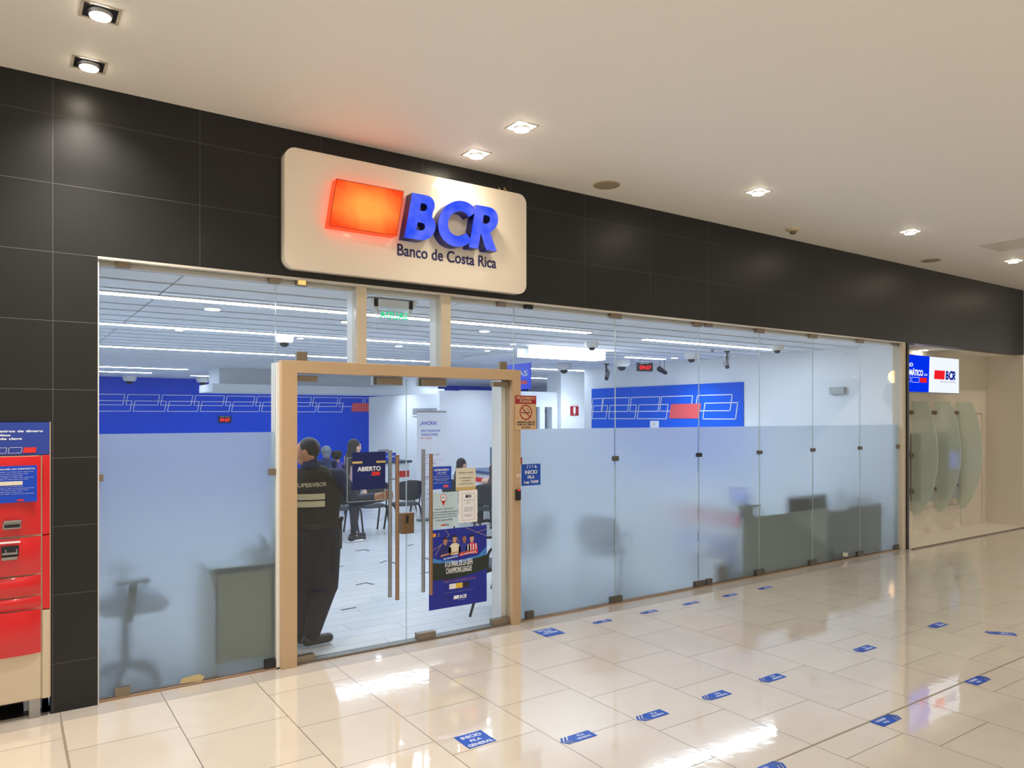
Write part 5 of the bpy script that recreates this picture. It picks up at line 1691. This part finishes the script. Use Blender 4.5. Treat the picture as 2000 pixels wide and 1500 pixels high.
def person(label, J, outfit, skin='skin', voxel=.008):
    """J: joints in world metres. outfit: callable building clothing parts"""
    base = Vector((J['pelvis'][0], J['pelvis'][1], 0))
    t = thing('person', label, 'person', base)
    L = {k: (Vector(v) - base if not isinstance(v, (int, float)) else v) for k, v in J.items() if k not in ('face', 'hands')}
    face = Vector(J['face'])
    sc = J.get('hs', 1.0)
    b = MB()
    wv = (L['shR'] - L['shL']).normalized()
    add_head(b, L['head'], face, sc)
    b.cap(L['head'] + Vector((0, 0, -.06)) * sc - face * .012, L['neck'], .050 * sc, .056 * sc)
    bulk = J.get('bulk', 1.0)
    b.cap(L['pelvis'], L['chest'], .105 * bulk, .115 * bulk, w=wv, k=1.35)
    b.cap(L['chest'], L['neck'], .10 * bulk, .05, w=wv, k=1.2)
    b.cap(L['shL'], L['shR'], .052, .052)
    for s in 'LR':
        b.cap(L['sh' + s], L['el' + s], .046 * bulk, .037 * bulk)
        b.cap(L['el' + s], L['wr' + s], .036 * bulk, .026 * bulk)
        h = J['hands'][s]
        add_hand(b, L['wr' + s], h[0], h[1], h[2], flip=1 if s == 'R' else -1)
        b.cap(L['hip' + s], L['kn' + s], .082 * bulk, .055 * bulk)
        b.cap(L['kn' + s], L['an' + s], .052 * bulk, .034)
        b.cap(L['an' + s], L['an' + s].lerp(L['toe' + s], .8), .030, .016)
    fuse(b, 'body', M[skin], t, voxel, 3)
    head_bits(t, L['head'], face, sc)
    outfit(t, L, face, sc, wv, bulk)
    return t


def sleeve(b, L, s, upto, r0, r1, r2):
    b.cap(L['sh' + s], L['el' + s], r0, r1)
    if upto > 0:
        e = L['el' + s].lerp(L['wr' + s], upto)
        b.cap(L['el' + s], e, r1, r2)


def trousers(t, L, m, wv, bulk, upto=.93, loose=1.0, name='trousers', top=.03, vox=.009):
    b = MB()
    b.cap(L['pelvis'] + Vector((0, 0, top)), L['pelvis'] - Vector((0, 0, .04)), .122 * bulk, .12 * bulk, w=wv, k=1.35)
    for s in 'LR':
        b.cap(L['hip' + s], L['kn' + s], .094 * bulk * loose, .068 * bulk * loose)
        b.cap(L['kn' + s], L['kn' + s].lerp(L['an' + s], upto), .066 * bulk * loose, .050 * loose)
    return fuse(b, name, M[m], t, vox, 3)


def shoes(t, L, m, sole=None):
    for s in 'LR':
        a, e = L['an' + s].copy(), L['toe' + s].copy()
        d = (e - a)
        d.z = 0
        d.normalize()
        a.z = max(a.z, .0)
        zf = min(L['an' + s].z - .085, L['toe' + s].z - .03)
        heel = Vector((a.x, a.y, zf + .045)) - d * .045
        toe = Vector((e.x, e.y, zf + .04))
        b = MB()
        b.cap(heel, toe, .045, .040, w=d.cross(Vector((0, 0, 1))), k=1.1)
        b.cap(Vector((a.x, a.y, zf + .06)), Vector((a.x, a.y, zf + .12)), .044, .040)
        def flat(me, z=zf):
            for v in me.vertices:
                if v.co.z < z + .004:
                    v.co.z = z + .004
        o = fuse(b, 'shoe', M[m], t, .008, 2, flat)
        if sole:
            w = d.cross(Vector((0, 0, 1)))
            pts = []
            for k in range(20):
                a_ = 2 * PI * k / 20
                cpt = (heel + toe) / 2
                hl = (toe - heel).length / 2 + .045
                p = cpt + d * math.cos(a_) * hl + w * math.sin(a_) * .048
                pts.append((p.x, p.y))
            mb = MB().add([(x, y, zf + .002) for x, y in pts] + [(x, y, zf + .032) for x, y in pts],
                          [tuple(range(19, -1, -1)), tuple(range(20, 40))] + [(k, (k + 1) % 20, (k + 1) % 20 + 20, k + 20) for k in range(20)])
            mb.build('sole', M[sole], o, smooth=True)


def hair_short(t, L, f, sc, m='hair'):
    s, f, u = frame3(f)
    R = Matrix((s, f, u)).transposed()
    c = L['head']
    b = MB()
    b.ell(c + (f * -.022 + u * .018) * sc, (.081 * sc, .092 * sc, .094 * sc), 24, 16, R=R)
    b.cap(c + (f * -.062 + u * -.02) * sc, c + (f * -.062 + u * -.055) * sc, .034 * sc, .022 * sc, w=s, k=1.7)
    fuse(b, 'hair', M[m], t, .007, 2)


def hair_long(t, L, f, sc, m, bottom, spread=1.0, back=.06):
    s, f, u = frame3(f)
    R = Matrix((s, f, u)).transposed()
    c = L['head']
    b = MB()
    b.ell(c + (f * -.020 + u * .016) * sc, (.086 * sc, .094 * sc, .098 * sc), 24, 16, R=R)
    B = Vector(bottom)
    b.cap(c + (f * -.045 + u * -.01) * sc, c + (f * -back + u * -.16) * sc, .062 * sc, .058 * sc * spread, w=s, k=1.25)
    b.cap(c + (f * -back + u * -.16) * sc, B, .058 * sc * spread, .022, w=s, k=1.6)
    fuse(b, 'hair', M[m], t, .009, 3)


# guard
def guard_outfit(t, L, f, sc, wv, bulk):
    b = MB()
    up = Vector((0, 0, 1))
    b.cap(L['pelvis'] + up * .02, L['chest'], .128 * bulk, .135 * bulk, w=wv, k=1.30)
    b.cap(L['chest'], L['neck'] - up * .015, .125 * bulk, .068, w=wv, k=1.25)
    b.cap(L['shL'], L['shR'], .070, .070)
    b.cap(L['neck'] - up * .02, L['neck'] + up * .035, .070, .060)
    sleeve(b, L, 'R', .70, .070, .056, .046)
    sleeve(b, L, 'L', .85, .070, .056, .044)
    fuse(b, 'shirt', M['navy_cloth'], t, .008, 3)
    # vest
    v = MB()
    fw = up.cross(wv).normalized()
    v.cap(L['pelvis'] + up * .13, L['chest'] - up * .02, .141 * bulk, .150 * bulk, w=wv, k=1.27)
    v.cap(L['chest'] - up * .02, L['chest'] + up * .10, .150 * bulk, .122 * bulk, w=wv, k=1.2)
    fuse(v, 'vest', M['vest_cloth'], t, .008, 4)
    # lettering and tape on the back of the vest (towards -y)
    cx, cz, cy = L['chest'].x, L['chest'].z, L['chest'].y - .150 * bulk - .010
    def wrap(me, r=.30):
        for q in me.vertices:
            q.co.y += (q.co.x ** 2) / (2 * r)
    o = text(t, 'SUPERVISOR', cx - .085, cz + .070, cy + .010, w=.27, h=.034, m='reflect', bold=.02, align='c')
    wrap(o.data)
    for z in (cz - .035, cz - .095):
        mb = MB()
        V, F = [], []
        for i in range(13):
            x = -.24 + .26 * i / 12
            for zz in (0, .048):
                V.append((x, (x ** 2) / .6 - .004, zz))
        for i in range(12):
            F.append((2 * i, 2 * i + 2, 2 * i + 3, 2 * i + 1))
        V2 = [(x, y + .004, z_) for x, y, z_ in V]
        mb.add(V, F).add(V2, [q[::-1] for q in F])
        mb.build('reflective_stripe', M['reflect'], t, loc=(cx, cy, z))
    trousers(t, L, 'dark_trouser', wv, bulk * 1.08, 1.0, 1.28)
    # belt and holster
    mb = MB()
    V, F = [], []
    n = 36
    for i in range(n):
        a = 2 * PI * i / n
        for r_, zz in ((1.0, 0), (1.0, .05)):
            p = L['pelvis'] + up * (.055 + zz) + wv * math.cos(a) * .140 * bulk * 1.33 * r_ + fw * math.sin(a) * .140 * bulk * r_
            V.append(tuple(p))
    for i in range(n):
        j = (i + 1) % n
        F.append((2 * i, 2 * j, 2 * j + 1, 2 * i + 1))
    mb.add(V, F)
    mb.build('duty_belt', M['boot'], t, smooth=True)
    hp = L['pelvis'] + wv * .205
    h = MB()
    h.box(hp + Vector((-.03, -.04, -.14)), hp + Vector((.035, .045, .09)))
    h.tube([hp + Vector((.01, -.03, .08)), hp + Vector((.03, -.05, .14))], .018, 8)
    h.build('holster', M['boot'], t, bevel=.012)
    MB().box(hp + Vector((-.06, -.085, .03)), hp + Vector((-.01, -.03, .17))).tube([hp + Vector((-.035, -.06, .17)), hp + Vector((-.035, -.06, .26))], .006, 6).build('belt_radio', M['black_plastic'], t, bevel=.004)
    hair_short(t, L, f, sc)
    shoes(t, L, 'boot')
    # shirt collar band
    c_ = MB()
    c_.lathe([(.066, 0), (.074, .0), (.068, .045), (.060, .045)], 28, T=Matrix.Translation(L['neck'] + Vector((0, -.004, -.005))) @ Matrix.Diagonal((1.05, 1, 1, 1)))
    c_.build('collar', M['navy_cloth'], t, smooth=True)


person('guard in dark uniform and vest lettered SUPERVISOR, back turned, holding the door handle', dict(
    head=(2.095, .50, 1.628), face=(-.80, .60, -.10), neck=(2.125, .49, 1.50), chest=(2.16, .50, 1.27), pelvis=(2.15, .52, .93), hs=1.02, bulk=1.22,
    shL=(1.955, .55, 1.42), elL=(1.86, .62, 1.14), wrL=(1.93, .78, .95), shR=(2.365, .47, 1.405), elR=(2.50, .42, 1.185), wrR=(2.636, .20, 1.243),
    hipL=(2.06, .53, .90), knL=(2.09, .56, .49), anL=(2.04, .56, .10), toeL=(2.0, .70, .04),
    hipR=(2.23, .50, .90), knR=(2.235, .46, .49), anR=(2.11, .42, .10), toeR=(2.26, .435, .04),
    hands=dict(R=((.88, -.46, .04), (-.4, -.9, 0), .90), L=((.2, .6, -.6), (1, 0, 0), .4))), guard_outfit, 'skin', .006)


def woman_outfit(t, L, f, sc, wv, bulk):
    up = Vector((0, 0, 1))
    b = MB()
    b.cap(L['pelvis'] + up * .02, L['chest'], .105, .108, w=wv, k=1.3)
    b.cap(L['chest'], L['neck'] - up * .03, .10, .05, w=wv, k=1.2)
    b.cap(L['shL'], L['shR'], .052, .052)
    sleeve(b, L, 'R', .3, .052, .044, .04)
    sleeve(b, L, 'L', .3, .052, .044, .04)
    fuse(b, 'blouse', M['floral'], t, .009, 3)
    trousers(t, L, 'legging', wv, .95, .86, .92, 'leggings')
    hair_long(t, L, f, sc, 'hair', L['chest'] + Vector((-.12, -.02, -.26)), 1.25, .065)
    shoes(t, L, 'black_plastic', 'paper')
    MB().tube([L['shR'] + Vector((-.02, -.06, .05)), L['chest'] + Vector((-.04, -.13, -.12)), L['pelvis'] + Vector((-.04, -.14, .05))], .010, 6, flat=.5).build('bag_strap', M['paper_tan'], t)


person('standing woman with long dark hair, dark leggings and black sneakers with white soles', dict(
    head=(4.465, 5.22, 1.455), face=(.97, .22, .0), neck=(4.440, 5.22, 1.34), chest=(4.430, 5.22, 1.14), pelvis=(4.440, 5.23, .84), hs=1.05, bulk=.90,
    shL=(4.410, 5.38, 1.27), elL=(4.440, 5.42, 1.02), wrL=(4.540, 5.38, .80), shR=(4.430, 5.06, 1.27), elR=(4.440, 5.02, 1.0), wrR=(4.550, 5.05, .79),
    hipL=(4.440, 5.31, .80), knL=(4.480, 5.32, .43), anL=(4.500, 5.34, .09), toeL=(4.680, 5.40, .035),
    hipR=(4.440, 5.15, .80), knR=(4.440, 5.13, .43), anR=(4.390, 5.10, .09), toeR=(4.570, 5.13, .035),
    hands=dict(R=((.2, 0, -1), (0, 1, 0), .35), L=((.2, 0, -1), (0, -1, 0), .35))), woman_outfit, 'skin_light', .009)


def seated(x, y, rz, top, fwd=.42):
    """joints of a seated figure facing +y turned by rz, head top at height top"""
    R = Matrix.Rotation(rz, 3, 'Z')
    dz = top - 1.25
    P = dict(head=(0, .03, 1.135 + dz), neck=(0, 0, 1.01 + dz), chest=(0, -.02, .80 + dz * .6), pelvis=(0, -.01, .60),
             shL=(-.155, -.01, .95 + dz), elL=(-.20, .08, .70 + dz), wrL=(-.12, .28, .70), shR=(.155, -.01, .95 + dz), elR=(.20, .08, .70 + dz), wrR=(.12, .28, .70),
             hipL=(-.09, .02, .585), knL=(-.10, fwd, .56), anL=(-.09, fwd + .02, .10), toeL=(-.10, fwd + .19, .035),
             hipR=(.09, .02, .585), knR=(.10, fwd, .56), anR=(.09, fwd + .02, .10), toeR=(.10, fwd + .19, .035))
    J = {k: Vector((x, y, 0)) + R @ Vector(v) for k, v in P.items()}
    J['face'] = R @ Vector((0, 1, -.05))
    J['hands'] = {'R': (R @ Vector((-.2, 1, -.1)), Vector((0, 0, -1)), .3), 'L': (R @ Vector((.2, 1, -.1)), Vector((0, 0, -1)), .3)}
    J['hs'] = .95
    J['bulk'] = .88
    return J


def casual(top_m, top_name, hair_fn, leg_m='legging', sleeves=.9, shoe=('black_plastic', 'paper'), extra=None):
    def fn(t, L, f, sc, wv, bulk):
        up = Vector((0, 0, 1))
        b = MB()
        b.cap(L['pelvis'] + up * .05, L['chest'], .108, .112, w=wv, k=1.3)
        b.cap(L['chest'], L['neck'] - up * .025, .105, .062, w=wv, k=1.2)
        if sleeves > 0:
            b.cap(L['shL'], L['shR'], .054, .054)
            for s in 'LR':
                sleeve(b, L, s, sleeves, .054, .045, .038)
        fuse(b, top_name, M[top_m], t, .01, 3)
        trousers(t, L, leg_m, wv, .95, .92, .95, vox=.011)
        hair_fn(t, L, f, sc)
        shoes(t, L, *shoe)
        if extra:
            extra(t, L, f, sc)
    return fn


person('seated bank employee in white blouse with dark hair, in profile at the service desk',
       seated(6.58, 5.60, -PI / 2 + .1, 1.20, .36), casual('white_cloth', 'blouse', lambda t, L, f, sc: hair_long(t, L, f, sc, 'hair', L['chest'] + Vector((-.12, -.03, -.02)), 1.0, .07)), 'skin_light', .010)
J = seated(6.56, 4.50, -.75, 1.16)
person('seated client with long brown hair in a sleeveless green top, seen from behind', J,
       casual('green_cloth', 'tank_top', lambda t, L, f, sc: hair_long(t, L, f, sc, 'hair_brown', L['chest'] + Vector((-.15, -.05, .0)), .9, .07), sleeves=0), 'skin_light', .010)
person('distant seated person in dark clothes with a striped grey cap, just behind the guard',
       seated(5.12, 8.2, 0.1, 1.34), casual('navy_cloth', 'jacket', lambda t, L, f, sc: fuse(MB().ell(L['head'] + Vector((0, -.005, .03)), (.098, .108, .10), 20, 12).cap(L['head'] + Vector((0, -.04, 0)), L['head'] + Vector((0, -.05, -.07)), .06, .05, w=(1, 0, 0), k=1.3), 'cap', mat('striped_cap', (112, 118, 132), .8, var=.4, scale=25), t, .008, 2)), 'skin', .012)


def curly(t, L, f, sc):
    b = MB()
    b.ell(L['head'] + Vector((0, -.02, .02)), (.10, .10, .10), 20, 12)
    b.ell(L['head'] + Vector((0.02, -.07, .07)), (.06, .06, .05), 16, 10)
    for k in range(40):
        a, z = random.random() * 2 * PI, random.random() * 1.4 - .4
        r = .098 * math.sqrt(max(0.05, 1 - z * z * .5))
        b.ell(L['head'] + Vector((r * math.cos(a), -.02 + r * math.sin(a), .02 + z * .075)), (.022, .022, .022), 8, 6)
    fuse(b, 'hair', M['hair'], t, .009, 1)


person('distant seated person with dark curly hair and purple patterned top', seated(5.60, 8.9, .2, 1.22),
       casual('purple_cloth', 'top', curly), 'skin', .012)
for k_, (x_, y_) in enumerate(((5.12, 8.18), (5.60, 8.88))):
    place(copy_tree(CB), x_, y_ - .02, .1 + .1 * k_, ['black chair under the distant person with the cap', 'black chair under the distant person with curly hair'][k_], 'black visitor chairs')
place(copy_tree(CB), 6.56, 5.60, -PI / 2 + .1, 'black chair under the seated bank employee', 'black visitor chairs')
